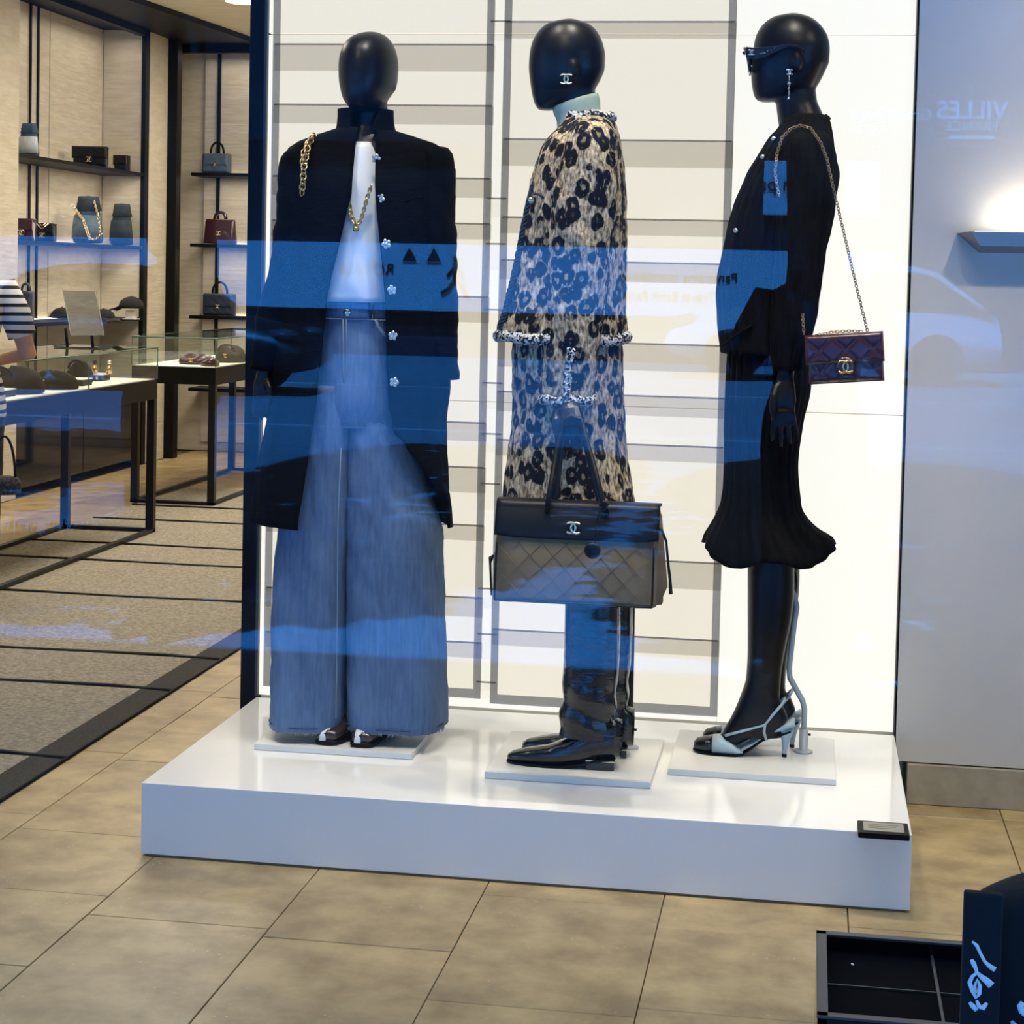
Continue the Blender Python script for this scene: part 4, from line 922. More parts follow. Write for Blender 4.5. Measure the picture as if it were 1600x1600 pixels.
stand(m3, [(.0112, 4.782, ZP + .02), (.0112, 4.782, .305), (.006, 4.782, .325), (-.028, 4.775, .385), (-.031, 4.772, .41), (-.022, 4.765, .52), (-.016, 4.76, .57), (-.022, 4.755, .60), (-.05, 4.75, .635)], .0075, M['rodgrey'], .0112, 4.782, .060)
G().tube([(-0.0265,4.74,0.6664), (-0.0211,4.74,0.6454), (-0.022,4.74,0.6208)], .006, 6).obj('stand_clip', M['blackmetal'], m3)
# sunglasses
sg = thing('sunglasses', 'black sunglasses with gold logo temple on the mannequin in black', 'sunglasses', (-0.1683,4.76,1.9541))
fx = lambda u, v: Vector((-0.1764 + (u - 1170) * .00163, 0, 1.9541 - (v - 95) * .00163))
frm = mat('tortoise_black', S(16, 15, 17), .12, coat=.6); lens = glassmat('lens_dark', .06, (.42, .44, .38, 1))
for sy in (-1, 1):
    yc = Y3 + sy * .036; pts = []
    for k in range(28):
        a = 2 * PI * k / 28; cs, sn = math.cos(a), math.sin(a); kk = (abs(cs) ** 3 + abs(sn) ** 3) ** (-1 / 3); v = 96.5 - 17.5 * sn * kk; pts.append(fx(1163.5 + (v - 79) * .23 + 5 * abs(.5 * cs) , v) + Vector((0, yc + .033 * cs * kk, 0)))
    G().tube(pts, .0036, 8, closed=True).obj('rim', frm, sg); c = sum(pts, Vector()) / 28
    G().add([c] + pts, [(0, i + 1, (i + 1) % 28 + 1) for i in range(28)]).obj('lens', lens, sg, solid=.0015)
    g = G().loft([[fx(u, v - h) + Vector((0, Y3 + sy * (yy - .003), 0)), fx(u, v - h) + Vector((0, Y3 + sy * (yy + .003), 0)), fx(u, v + h) + Vector((0, Y3 + sy * (yy + .003), 0)), fx(u, v + h) + Vector((0, Y3 + sy * (yy - .003), 0))] for u, v, h, yy in ((1167, 87, 8, .072), (1180, 90, 9, .078), (1195, 88, 8, .081), (1212, 83, 5, .083), (1230, 78, 2.6, .085), (1246, 79, 2.2, .085), (1258, 88, 2, .084))])
    tm = g.obj('temple', frm, sg, smooth=False, bevel=.001)
    if sy < 0: emblem('logo', fx(1175, 88) + Vector((0, Y3 - .0815, 0)), .013, (1, 0, 0), M['silver'], tm, .2)
    if sy < 0:
        st = G()
        for k in range(7): st.ell(fx(1190 + k * 5, 90 - k * 2.0 + (k % 2)) + Vector((0, Y3 - .0855, 0)), (.0016, .001, .0012), 6, 4)
        st.obj('studs', M['silver'], tm)
G().tube([fx(1163, 84) + Vector((0, Y3 - .006, 0)), fx(1161.5, 82) + Vector((0, Y3, 0)), fx(1163, 84) + Vector((0, Y3 + .006, 0))], .0035, 8).obj('bridge', frm, sg)
er = thing('drop_earring', 'long silver crystal drop earring on the mannequin in black', 'earring', (-0.0734,4.675,1.9162))
emblem('logo_stud', (-0.0726,4.674,1.9169), .013, (1, 0, 0), M['silver'], er, .26)
cr = mat('crystal', S(205, 212, 230), .05, .9)
G().lathe((-0.0726,4.674,1.8878), [(.0001, -.0095), (.0042, -.002), (.0058, 0), (.0034, .004), (.0001, .0075)], 8).obj('crystal', cr, er, smooth=False)
G().tube([(-0.0732,4.674,1.9098), (-0.0728,4.674,1.8957)], .001, 5).tube([(-0.0724,4.674,1.8831), (-0.0724,4.674,1.8547)], .0011, 5).obj('link', M['silver'], er)
for p in ((-0.073,4.674,1.8752), (-0.0731,4.674,1.8516)): G().ell(p, (.0028, .0028, .0036), 8, 6).obj('bead', cr, er)

# ================================================================ BAGS
def quilt(g, x0, x1, z0, z1, yf, yb, nx=44, nz=26, amp=.004, nd=5.0, rnd=.012, fl=None):
    """soft quilted slab: diamond-stitched front, rounded rim"""
    w, h = x1 - x0, z1 - z0; base = len(g.v); F_ = []; B_ = []
    for i in range(nz + 1):
        for j in range(nx + 1):
            u, v = j / nx, i / nz; e = min(u, 1 - u) * w; f = min(v, 1 - v) * h; k = min(1, min(e, f) / rnd); k = math.sqrt(max(0, 1 - (1 - k) ** 2))
            a, b2 = (u * w / h + v) * nd / 2, (u * w / h - v) * nd / 2; q = min(1, 2.6 * min(abs(math.sin(PI * a)), abs(math.sin(PI * b2))))
            F_.append((x0 + u * w, yf + (yb - yf) * .5 * (1 - k) - amp * q * k, z0 + v * h)); B_.append((x0 + u * w, yb - (yb - yf) * .5 * (1 - k), z0 + v * h))
    n = nx + 1; fs = []; m = len(F_)
    for i in range(nz):
        for j in range(nx):
            a = i * n + j; fs.append((a, a + 1, a + n + 1, a + n)); fs.append((m + a + n, m + a + n + 1, m + a + 1, m + a))
    for j in range(nx): fs.append((j, m + j, m + j + 1, j + 1)); t_ = nz * n + j; fs.append((t_, t_ + 1, m + t_ + 1, m + t_))
    for i in range(nz): a = i * n; fs.append((a, a + n, m + a + n, m + a)); a += nx; fs.append((a, m + a, m + a + n, a + n))
    return g.add(F_ + B_, fs)
def turn(o_list, c, ang, axis='Z'):
    R = Matrix.Translation(c) @ Matrix.Rotation(ang, 4, axis) @ Matrix.Translation(-Vector(c))
    for o in o_list: o.data.transform(R)
def flap_bag(label, c, w, h, d, m, mm, group=None, ang=0, amp=.003, nd=4, emb=True, roll=0, hi=False, trim=None):
    c = Vector(c); t = thing('flap_bag', label, 'handbag', c, group); kx = 44 if hi else 26
    P = [quilt(G(), c.x - w / 2, c.x + w / 2, c.z, c.z + h * .93, c.y - d / 2, c.y + d / 2, kx, kx // 2, amp, nd).obj('body', m, t)]
    P.append(quilt(G(), c.x - w / 2 - .002, c.x + w / 2 + .002, c.z + h * .40, c.z + h, c.y - d / 2 - .009, c.y - d / 2 + .012, kx, kx // 2, amp, nd * .62).obj('flap', m, t))
    P.append(G().box(c.x - w / 2 + .004, c.x + w / 2 - .004, c.y - d / 2, c.y + d / 2, c.z + h * .9, c.z + h * .985).obj('flap_top', m, t, smooth=False, bevel=.006, seg=3))
    if emb:
        P.append(G().ell((c.x, c.y - d / 2 - .012, c.z + h * .34), (h * .19, .006, h * .2), 14, 8).obj('clasp_tab', m, t))
        P.append(emblem('clasp', (c.x, c.y - d / 2 - .0205, c.z + h * .34), h * .25, (1, 0, 0), mm, t, .2))
    if trim: P.append(G().tube([(c.x - w * .3, c.y - d / 2 - .014, c.z + h * .99), (c.x - .0, c.y - d / 2 - .016, c.z + h * .66), (c.x + w * .3, c.y - d / 2 - .014, c.z + h * .99)], .006, 6).tube([(c.x - w * .15, c.y - d / 2 - .014, c.z + h * .99), (c.x, c.y - d / 2 - .016, c.z + h * .82), (c.x + w * .15, c.y - d / 2 - .014, c.z + h * .99)], .004, 6).obj('chain_trim', trim, t))
    if ang: turn(P, c, ang)
    if roll: turn(P, c, roll, 'Y')
    return t, P
burg = mat('burgundy_leather', S(56, 18, 26), .28, coat=.25); blk = mat('black_leather', S(10, 10, 11), .45, spec=.3, bump=.3, bs=500, bd=.0006); navyq = mat('navy_leather', S(36, 48, 66), .4); bluegrey = mat('blue_grey_leather', S(70, 88, 106), .45)

def sh_(p, z): return (-4.79, min(max(p[1], 10.52), 12.44), z)
# burgundy flap bag on its chain from the shoulder of the mannequin in black
bc = Vector((0.086,4.53,1.1596)); W_ = 0.1746 - -0.0069
tb, P = flap_bag('burgundy quilted flap bag hanging on a chain from the shoulder of the mannequin in black', bc, W_, 1.2826 - 1.1627, .062, burg, M['gold'], roll=-.085, amp=.004, nd=3.6, hi=True)
ch = G(); pth = [(0.1336,4.53,1.2809), (0.1064,4.53,1.3799), (0.0723,4.53,1.5094), (0.0432,4.525,1.6187), (0.0243,4.527,1.6949), (0.008,4.533,1.7348), (-0.0173,4.56,1.7703), (-0.0404,4.565,1.7767), (-0.0631,4.56,1.7684), (-0.0837,4.55,1.7459), (-0.0947,4.545,1.7069), (-0.0978,4.535,1.6633), (-0.0922,4.53,1.6293), (-0.0854,4.53,1.6048)]
chain(ch, pth, .0034, .0011, .0068); chain(ch, [(-0.0177,4.5,1.2777), (-0.0199,4.505,1.3005), (-0.0221,4.52,1.3201)], .0034, .0011, .0068); chain(ch, [(0.0127,4.52,1.2718), (0.0488,4.52,1.2805), (0.094,4.52,1.2847), (0.1167,4.52,1.2838)], .0036, .0012, .007)
ch.obj('chain_strap', mat('aged_gold', S(168, 138, 104), .3, 1), tb)

# large taupe tote with black flap, held by the mannequin in leopard knit
Yb_ = 4.215; suede = mat('taupe_suede', S(122, 106, 80), .85, col2=S(108, 93, 68), ns=12, bump=.3, bs=300, bd=.001)
t = suede.node_tree; b = t.nodes['Principled BSDF']; w1 = N(t, 'TexWave', Scale=5.2, bands_direction='DIAGONAL'); 
tt = thing('travel_tote', 'large taupe travel tote with black flap held by the mannequin in leopard knit', 'handbag', (-0.5214,4.26,0.6332))
fr = [(-0.7056,4.215,0.6377),(-0.3348,4.215,0.6534),(-0.3389,4.215,0.868),(-0.7164,4.215,0.8565)]; X0, X1 = -0.7126, -0.3348; Z0, Z1 = 0.6443, 0.8632
g = G(); rings = []
for s in np.linspace(0, 1, 22):
    k = math.sin(PI * min(1, s * 1.0)) ; d0 = .075 * (1 - .62 * s); bul = .010 * math.sin(PI * s); r = []
    for q in range(56):
        a = 2 * PI * q / 56; cs, sn = math.cos(a), math.sin(a); kk = (abs(cs) ** 7 + abs(sn) ** 7) ** (-1 / 7); pinch = 1 - (.03 + .09 * s) * (1 - abs(sn)) ** 2 * 0
        r.append(((X0 + X1) / 2 + (X1 - X0) / 2 * cs * kk + (.011 * (1 - s) ** .5 if cs > .9 and sn > -.2 else 0), Yb_ + .075 + (d0 + bul * (abs(cs) < .9)) * sn * kk, Z0 + (Z1 - Z0) * s + .004 * (1 - s) * (1 if abs(sn * kk) > .99 else 0)))
    rings.append(r)
tot = g.loft(rings).obj('body', suede, tt)
G().loft([[(X1 - .012, Yb_ + .03, Z0 + .004), (X1 - .012, Yb_ + .12, Z0 + .004), (X1 - .008, Yb_ + .10, Z1 - .005), (X1 - .008, Yb_ + .05, Z1 - .005)], [(X1 + .012, Yb_ + .055, Z0 + .012), (X1 + .012, Yb_ + .105, Z0 + .012), (X1 + .004, Yb_ + .09, Z1 - .01), (X1 + .004, Yb_ + .06, Z1 - .01)], [(X1 + .022, Yb_ + .075, Z0 + .04), (X1 + .022, Yb_ + .085, Z0 + .04), (X1 + .006, Yb_ + .08, Z1 - .02), (X1 + .006, Yb_ + .072, Z1 - .02)]]).obj('gusset', suede, tt, smooth=True, bevel=.004)
yfr = lambda z: Yb_ + .075 - (.075 * (1 - .62 * (z - Z0) / (Z1 - Z0)) + .010 * math.sin(PI * (z - Z0) / (Z1 - Z0)))
zf = 0.7923; g = G(); rows_ = []
for s in np.linspace(0, 1, 14):
    z = zf + (Z1 + .006 - zf) * s; y = yfr(min(z, Z1)) - .0045 - .003 * math.sin(PI * s)
    rows_.append([(X0 - .001 + (X1 - X0 + .004) * u, y + (.004 if u in (0, 1) else 0), z + (.012 * (abs(2 * u - 1) ** 8) if s == 0 else 0)) for u in np.linspace(0, 1, 30)])
for s in np.linspace(.1, 1, 5): rows_.append([(X0 - .001 + (X1 - X0 + .004) * u, yfr(Z1) - .0045 + s * .062, Z1 + .008 + .006 * math.sin(PI * s)) for u in np.linspace(0, 1, 30)])
G().loft(rows_, closed=False).obj('flap', blk, tt, solid=.005)
g = G()
for xx in (X0 + .006, X1 - .006): g.tube([(xx, yfr(z) - .0035, z) for z in np.linspace(Z0 + .006, zf, 8)], .0028, 6)
g.tube([(x, yfr(Z0) - .001, Z0 + .004) for x in np.linspace(X0 + .006, X1 - .006, 10)], .0026, 6); g.obj('piping', blk, tt)
g = G()
for k in range(-3, 9):                                   # stitched diamonds
    for sg_ in (1, -1):
        pts = []
        for z in np.linspace(Z0 + .012, zf - .004, 9):
            x = X0 + .03 + k * .055 + sg_ * (z - Z0) + (0 if sg_ > 0 else .11)
            if X0 + .012 < x < X1 - .012: pts.append((x, yfr(z) - .0012, z))
        if len(pts) > 2: g.tube(pts, .00055, 5)
g.obj('quilt_stitching', mat('suede_stitch', S(108, 94, 70), .9), tt)
emblem('logo', (-0.529, yfr(0.82) - .0125, 0.82), .027, (1, 0, 0), M['palegold'], tt, .22)
G().tube([(-0.5924, Yb_ + .028, Z1 - .01), (-0.5883,4.235,0.8847), (-0.5854,4.27,0.9332), (-0.5792,4.31,1.0123), (-0.5698,4.322,1.06), (-0.5507,4.325,1.0725), (-0.5274,4.322,1.0644), (-0.5112,4.31,1.0148), (-0.4854,4.27,0.9521), (-0.4635,4.235,0.8899), (-0.4533, Yb_ + .028, Z1 - .01)], .0065, 10).obj('handle', blk, tt)
G().tube([(-0.5686, Yb_ + .075, Z1 - .005), (-0.5787,4.285,0.8793), (-0.5759,4.3,0.9305), (-0.5721,4.325,1.0113), (-0.5649,4.332,1.0533), (-0.547,4.333,1.0645), (-0.5284,4.332,1.0546), (-0.5135,4.32,0.9988), (-0.4914,4.3,0.9338), (-0.4748,4.285,0.8761), (-0.4622, Yb_ + .075, Z1 - .005)], .0065, 10).obj('handle', blk, tt)
cm = G().tube([(-0.4657,4.205,0.8786), (-0.4552,4.2,0.8899), (-0.4462,4.2,0.8829), (-0.4517,4.2,0.8695), (-0.4663,4.2,0.8644), (-0.4708,4.195,0.8326), (-0.4737,4.19,0.7949)], .0028, 7).obj('charm_cord', blk, tt)
disc((-0.4784,4.196,0.7762), .0185, .006, blk, 'charm', cm, 24)
G().tube([(-0.3447,4.26,0.8296), (-0.326,4.25,0.8228), (-0.315,4.25,0.7966), (-0.3093,4.25,0.7465), (-0.3039,4.25,0.7097), (-0.3015,4.25,0.6757)], [.0035, .0035, .0032, .0032, .0036, .005], 8).obj('drawstring', blk, tt)
G().tube([(-0.717,4.25,0.7456), (-0.7212,4.24,0.7408), (-0.7225,4.24,0.7288), (-0.7178,4.24,0.6539)], [.003, .006, .003, .0025], 7).obj('drawstring', blk, tt)

# ================================================================ SHELVES AT THE FAR LEFT
sw = thing('wall_shelving', 'built-in black framed shelving set into the left wall', 'shelving', (-4.8, 11.5, 0))
xb_ = -4.98; zsl = [2.06, 1.545, 1.045]
back = [(10.45, 11.28), (11.28, 11.62), (11.62, 12.55)]
for a, b2 in back: bx('back_panel', (xb_ - .03, xb_, a + .006, b2 - .006, .52, 3.06), M['fabricwall'], sw, .002)
bx('end_panel', (xb_, -4.69, 12.55, 12.60, .52, 3.06), M['fabricwall'], sw, 0); bx('end_panel', (xb_, -4.69, 10.40, 10.45, .52, 3.06), M['fabricwall'], sw, 0)
for z in zsl: bx('shelf', (xb_, -4.672, 10.455, 12.55, z - .022, z), M['black'], sw, .001)
for z in zsl: bx('shelf_glow', (xb_ + .004, xb_ + .02, 10.47, 12.54, z + .001, z + .006), mat('led', (1, .86, .62, 1), .5, emit=2.5), sw, 0)
G().box(-4.695, -4.665, 12.545, 12.625, 0, 3.06).obj('post', M['black'], sw, smooth=False)
for y in (10.66, 11.30, 11.42): G().box(xb_ + .002, xb_ + .012, y - .01, y + .01, .52, 3.06).obj('mullion', M['black'], sw, smooth=False)
bx('drawer_front', (-4.71, -4.675, 10.46, 11.5, .05, .50), M['blackgloss'], sw, .002); bx('drawer_front', (-4.71, -4.675, 11.51, 12.54, .05, .50), M['blackgloss'], sw, .002)
bx('top_ledge', (xb_, -4.675, 10.46, 12.55, .50, .52), M['blackgloss'], sw, 0)
G().box(-4.72, -4.665, 10.452, 12.62, 3.02, 3.062).obj('lintel', M['black'], sw, smooth=False)
bx('wall_panel', (-5.0, -4.672, 12.625, 13.02, 0, 3.06), M['fabricwall'], sw, .001)
bx('corner_post', (-4.70, -4.60, 13.02, 13.12, 0, 3.06), M['black'], sw, .002)
bs_ = thing('back_shelving', 'black framed shelving recessed in the far back wall', 'shelving', (-4.2, 13.6, 0))
for a, b2 in ((-4.62, -4.50), (-4.50, -3.4)): bx('back_panel', (a + .005, b2 - .005, 13.69, 13.72, .07, 3.06), M['fabricwall'], bs_, .001)
for z in (2.115, 1.585, 1.045, .50): bx('shelf', (-4.62, -3.3, 13.40, 13.70, z - .024, z), M['black'], bs_, .001)
for z in (2.115, 1.585, 1.045): bx('shelf_glow', (-4.6, -3.4, 13.675, 13.69, z + .001, z + .006), bpy.data.materials['led'], bs_, 0)
for x in (-4.50,): G().box(x - .012, x + .012, 13.67, 13.69, 0, 3.06).obj('mullion', M['black'], bs_, smooth=False)
bx('header', (-4.7, -3.3, 13.36, 13.42, 3.0, 3.062), M['black'], bs_, 0)
for y in (10.9, 12.0):
    for z in (3.0, 2.03, 1.51): lamp('shelf_light', 'AREA', (-4.78, y, z), 1.6, WARM, (0, 0, 0), shape='RECTANGLE', size=.1, size_y=.9)
for z in (3.0, 2.08, 1.55, 1.01): lamp('shelf_light', 'AREA', (-4.2, 13.5, z), 1.5, WARM, (0, 0, 0), shape='RECTANGLE', size=.7, size_y=.1)

def bucket(label, c, w, h, m, m2, top, chainm=None, ang=0, group='bucket bags on the shelves'):
    c = Vector(c); t = thing('bucket_bag', label, 'handbag', c, group); R = []
    for s, k, d in ((0, .46, .32), (.05, .50, .35), (.35, .47, .33), (.65, .40, .28), (.84, .33, .22), (.93, .31, .18), (1.0, .26, .10)):
        R.append([(c.x + w * k * math.cos(a) * (1 + .05 * math.sin(5 * a + 9 * s)), c.y + w * d * math.sin(a), c.z + h * s * (1 - .04 * math.sin(2 * a + 1) * (s > .8))) for a in np.linspace(0, 2 * PI, 24, endpoint=False)])
    G().loft(R).obj('body', m, t, sub=1)
    G().loft([[(c.x + w * k * math.cos(a), c.y + w * d * math.sin(a) - .004, c.z + h * s) for a in np.linspace(-PI * .95, -PI * .05, 14)] for s, k, d in ((.10, .485, .36), (.35, .47, .35), (.60, .42, .31))], closed=False).obj('pocket', m2, t, solid=.006)
    G().tube([(c.x + w * .34 * math.cos(a), c.y + w * .22 * math.sin(a), c.z + h * .84) for a in np.linspace(0, 2 * PI, 20, endpoint=False)], .006, 6, closed=True).obj('drawstring', top, t)
    G().loft([[(c.x + w * k * math.cos(a) * (1 + .07 * math.sin(5 * a)), c.y + w * d * math.sin(a), c.z + h * s) for a in np.linspace(0, 2 * PI, 24, endpoint=False)] for s, k, d in ((.70, .405, .29), (.84, .35, .24), (.93, .335, .2), (1.0, .31, .15))], cap=False).obj('gathered_top', top, t, solid=.004)
    if chainm:
        g = G(); chain(g, [c + Vector(q) for q in ((-.08 * w / .2, -w * .3, h * .8), (-.0, -w * .38, h * .5), (.05, -w * .42, h * .1), (.09, -w * .40, .03), (.12, -w * .36, h * .2), (.095, -w * .3, h * .6), (.06, -w * .2, h * .88))], .008, .0032, .014); g.obj('chain_strap', chainm, t)
    return t
def handle_bag(label, c, w, h, d, m, hm, quilted=True, hh=.09, group='top-handle bags on the back shelves', cut=False):
    c = Vector(c); t = thing('handle_bag', label, 'handbag', c, group)
    if quilted: quilt(G(), c.x - w / 2, c.x + w / 2, c.z, c.z + h, c.y - d / 2, c.y + d / 2, 30, 20, .004, 5).obj('body', m, t); quilt(G(), c.x - w * .46, c.x + w * .46, c.z + h * .36, c.z + h * 1.01, c.y - d / 2 - .01, c.y, 26, 14, .003, 3.2).obj('flap', m, t)
    else: G().loft([[(c.x + w * k * math.cos(a) * (abs(math.cos(a)) ** 5 + abs(math.sin(a)) ** 5) ** -.2, c.y + d * .5 * q * math.sin(a) * (abs(math.cos(a)) ** 5 + abs(math.sin(a)) ** 5) ** -.2, c.z + h * s) for a in np.linspace(0, 2 * PI, 28, endpoint=False)] for s, k, q in ((0, .5, 1), (.04, .51, 1.02), (.5, .48, .8), (.9, .46, .5), (1, .44, .4))]).obj('body', m, t)
    if cut:
        G().loft([[(c.x + .045 * math.cos(a) * r, c.y + y, c.z + h * .96 + .05 * math.sin(a) * r + .012) for a in np.linspace(0, 2 * PI, 28)] for r, y in ((.72, -.012), (1.18, -.014), (1.18, .014), (.72, .012), (.72, -.012))], cap=False).obj('round_handle', hm, t)
    else: G().tube([(c.x + (w * .2 + .008) * math.cos(a), c.y, c.z + h * .97 + hh * math.sin(a) ** .8) for a in np.linspace(.02, PI - .02, 16)], .0085, 8).obj('top_handle', hm, t)
    emblem('clasp', (c.x, c.y - d / 2 - .017, c.z + h * .42), h * .17, (1, 0, 0), M['palegold'], t, .22)
    return t
pale_d = mat('pale_denim', S(206, 216, 218), .8, col2=S(170, 186, 196), ns=14); den = mat('bag_denim', S(66, 88, 110), .8, col2=S(48, 66, 86), ns=20); den2 = mat('bag_denim_pale', S(112, 136, 156), .8, col2=S(90, 114, 136), ns=20); dden = mat('bag_denim_dark', S(44, 58, 66), .8, col2=S(34, 44, 50), ns=18)
bucket('pale and dark blue drawstring bucket bag on the top shelf of the left wall', sh_([(-4.79,10.8695,2.094)][0], 2.062), .135, .205, den, pale_d, den)
bucket('mid-blue denim bucket bag with pale pocket and chain on the middle shelf', sh_([(-4.79,11.8266,1.5552)][0], 1.547), .215, .315, den, den2, dden, M['palegold'])
bucket('dark slate bucket bag half hidden by the shelf post on the middle shelf', sh_([(-4.79,12.7437,1.5743)][0], 1.547), .17, .29, dden, dden, dden)
flap_bag('black flap bag with gold clasp on the top shelf of the left wall', sh_([(-4.79,11.8678,2.0731)][0], 2.062), .235, .135, .08, blk, M['palegold'], 'flap bags on the left wall shelves', .12, .002)
flap_bag('small black bag seen end-on beside the shelf post on the top shelf', sh_([(-4.79,12.7383,2.1177)][0], 2.062), .10, .115, .09, blk, M['palegold'], 'flap bags on the left wall shelves', 0, .002, emb=False)
flap_bag('burgundy flap bag at the near end of the middle shelf', sh_([(-4.79,10.8151,1.5538)][0], 1.547), .14, .135, .07, burg, M['palegold'], 'flap bags on the left wall shelves', 0, .002)
flap_bag('black flap bag with pale chain trim beside the burgundy bag', sh_([(-4.79,11.1336,1.5609)][0], 1.547), .135, .115, .07, blk, M['gold'], 'flap bags on the left wall shelves', 0, .002, trim=M['palegold'])
handle_bag('dark navy quilted bag at the near end of the lowest shelf', sh_([(-4.79,10.8451,1.0338)][0], 1.047), .10, .19, .06, navyq, navyq, hh=.05, group='flap bags on the left wall shelves')
handle_bag('blue-grey quilted handle bag on the highest back shelf', (-4.4506, 13.5, 2.117), .215, .145, .09, bluegrey, M['black'])
handle_bag('burgundy croc bag with round cut handle on the middle back shelf', (-4.4174, 13.5, 1.587), .25, .185, .08, burg, burg, False, cut=True)
handle_bag('navy quilted handle bag on the lowest back shelf', (-4.4146, 13.5, 1.047), .25, .165, .09, navyq, M['black'])
def cap(label, c, r, ang):
    c = Vector(c); t = thing('cap', label, 'cap', c, 'black caps on the lowest shelf'); fb = mat('cap_black', S(15, 15, 17), .8) if 'cap_black' not in bpy.data.materials else bpy.data.materials['cap_black']
    rs = [[c + Vector((r * k * math.cos(a), r * k * math.sin(a), r * .95 * z)) for a in np.linspace(0, 2 * PI, 22, endpoint=False)] for z, k in ((0, 1), (.3, .98), (.6, .86), (.85, .58), (.97, .25), (1.0, .05))]
    P = [G().loft(rs).obj('crown', fb, t)]
    pk = [[c + Vector((-r * (.75 + .95 * s * math.cos(a * .5)) * 1.0 if True else 0, r * .92 * math.sin(a) * (1 - .1 * s), .012 - .02 * s - .012 * s * math.sin(a) ** 2)) for a in np.linspace(-1.3, 1.3, 12)] for s in (0, .35, .7, 1)]
    P.append(G().loft(pk, closed=False).obj('peak', fb, t, solid=.006)); P.append(G().ell(c + Vector((0, 0, r * .95)), (.007, .007, .004), 8, 5).obj('button', fb, t)); turn(P, c, ang); return t
cap('black peaked cap half hidden behind the counter mirror', [(-4.9097,11.6948,1.05)][0], .075, 0); cap('black peaked cap beside the shelf post on a small stand', Vector([(-4.5329,11.9685,1.05)][0]) + Vector((0, 0, .07)), .085, 0); cap('dark blue cap lying to the right of the counter mirror', [(-4.6054,11.6586,1.05)][0], .075, 2.6)
st_ = thing('cap_stand', 'small pale stand holding the cap beside the shelf post', 'stand', [(-4.5329,11.9685,1.05)][0]); cs_ = Vector([(-4.5329,11.9685,1.05)][0])
bx('post', (cs_.x - .03, cs_.x + .03, cs_.y - .03, cs_.y + .03, 1.052, 1.105), M['plate'], st_, .002); bx('foot', (cs_.x - .045, cs_.x + .045, cs_.y - .045, cs_.y + .045, 1.046, 1.052), M['plate'], st_, .001)

# ---- glass-topped display tables
linen = mat('display_linen', S(236, 232, 222), .8)
def table(label, x0, x1, y0, y1, zt, zg):
    t = thing('display_table', label, 'table', ((x0 + x1) / 2, (y0 + y1) / 2, 0), 'glass display tables')
    r = .042
    for xa in (x0, x1 - r):
        for ya in (y0, y1 - r): bx('leg', (xa, xa + r, ya, ya + r, .008, zt - .10), M['blackmetal'], t, .001)
    for d in ((x0, x1, y0, y0 + .03), (x0, x1, y1 - .03, y1), (x0, x0 + .03, y0, y1), (x1 - .03, x1, y0, y1)): bx('floor_rail', d + (.008, .026), M['blackmetal'], t, .001)
    bx('apron', (x0, x1, y0, y1, zt - .105, zt - .004), M['black'], t, .002); bx('display_top', (x0 + .012, x1 - .012, y0 + .012, y1 - .012, zt - .004, zt), linen, t, 0)
    for d in ((x0, x1, y0, y0 + .006, zt, zg), (x0, x1, y1 - .006, y1, zt, zg), (x0, x0 + .006, y0, y1, zt, zg), (x1 - .006, x1, y0, y1, zt, zg), (x0, x1, y0, y1, zg, zg + .008)): G().box(*d).obj('glass_pane', M['vitrine'], t, smooth=False)
    e = .003
    for a, b2 in (((x0, y0), (x1, y0)), ((x1, y0), (x1, y1)), ((x1, y1), (x0, y1)), ((x0, y1), (x0, y0))): G().tube([(a[0], a[1], zg + .004), (b2[0], b2[1], zg + .004)], .0042, 4).obj('glass_edge', M['glassedge'], t)
    for a in ((x0, y0), (x1, y0), (x1, y1), (x0, y1), (x1, (y0 + y1) / 2 + .1)): G().tube([(a[0], a[1], zt), (a[0], a[1], zg)], e, 4).obj('glass_edge', M['glassedge'], t)
    return t
table('near glass-topped black display table beside the woman in stripes', -3.90, -3.385, 7.25, 9.33, .815, .975)
table('far glass-topped black display table near the back shelving', -3.955, -3.44, 10.46, 12.36, .822, .985)
for y in (7.8, 8.8): lamp('vitrine_light', 'AREA', (-3.64, y, .97), .55, (1, .95, .85), (0, 0, 0), shape='RECTANGLE', size=.4, size_y=.8)
lamp('vitrine_light', 'AREA', (-3.7, 11.2, .978), 1.2, (1, .95, .85), (0, 0, 0), shape='RECTANGLE', size=.4, size_y=1.4)
# counter mirror on the near table
mr = thing('counter_mirror', 'tilted black-framed counter mirror standing on the near display table', 'mirror', (-3.6224,8.9,0.9816)); ym = 8.95
q = [(-3.7554,8.95,1.2719),(-3.5813,8.95,1.2726),(-3.5345,8.95,1.0503),(-3.7085,8.95,1.0457)]
G().add([q[0], q[1], q[2], q[3]] + [(p[0], p[1] + .012, p[2]) for p in q], [(3, 2, 1, 0), (4, 5, 6, 7), (0, 1, 5, 4), (1, 2, 6, 5), (2, 3, 7, 6), (3, 0, 4, 7)]).obj('mirror_glass', mat('mirror', S(200, 200, 190), .02, 1), mr, smooth=False)
G().tube(q, .0025, 6, closed=True).obj('rim', M['rodgrey'], mr)
for u in (102, 142): G().tube([(-3.7485, 8.975, 1.08) if u == 102 else (-3.6115, 8.975, 1.08), (-3.7485, 9.0, .987) if u == 102 else (-3.6115, 9.0, .987)], .008, 8).obj('support', M['black'], mr)
bx('foot', (-3.7813, -3.5484, 8.90, 9.06, .984, .99), M['blackgloss'], mr, .002)
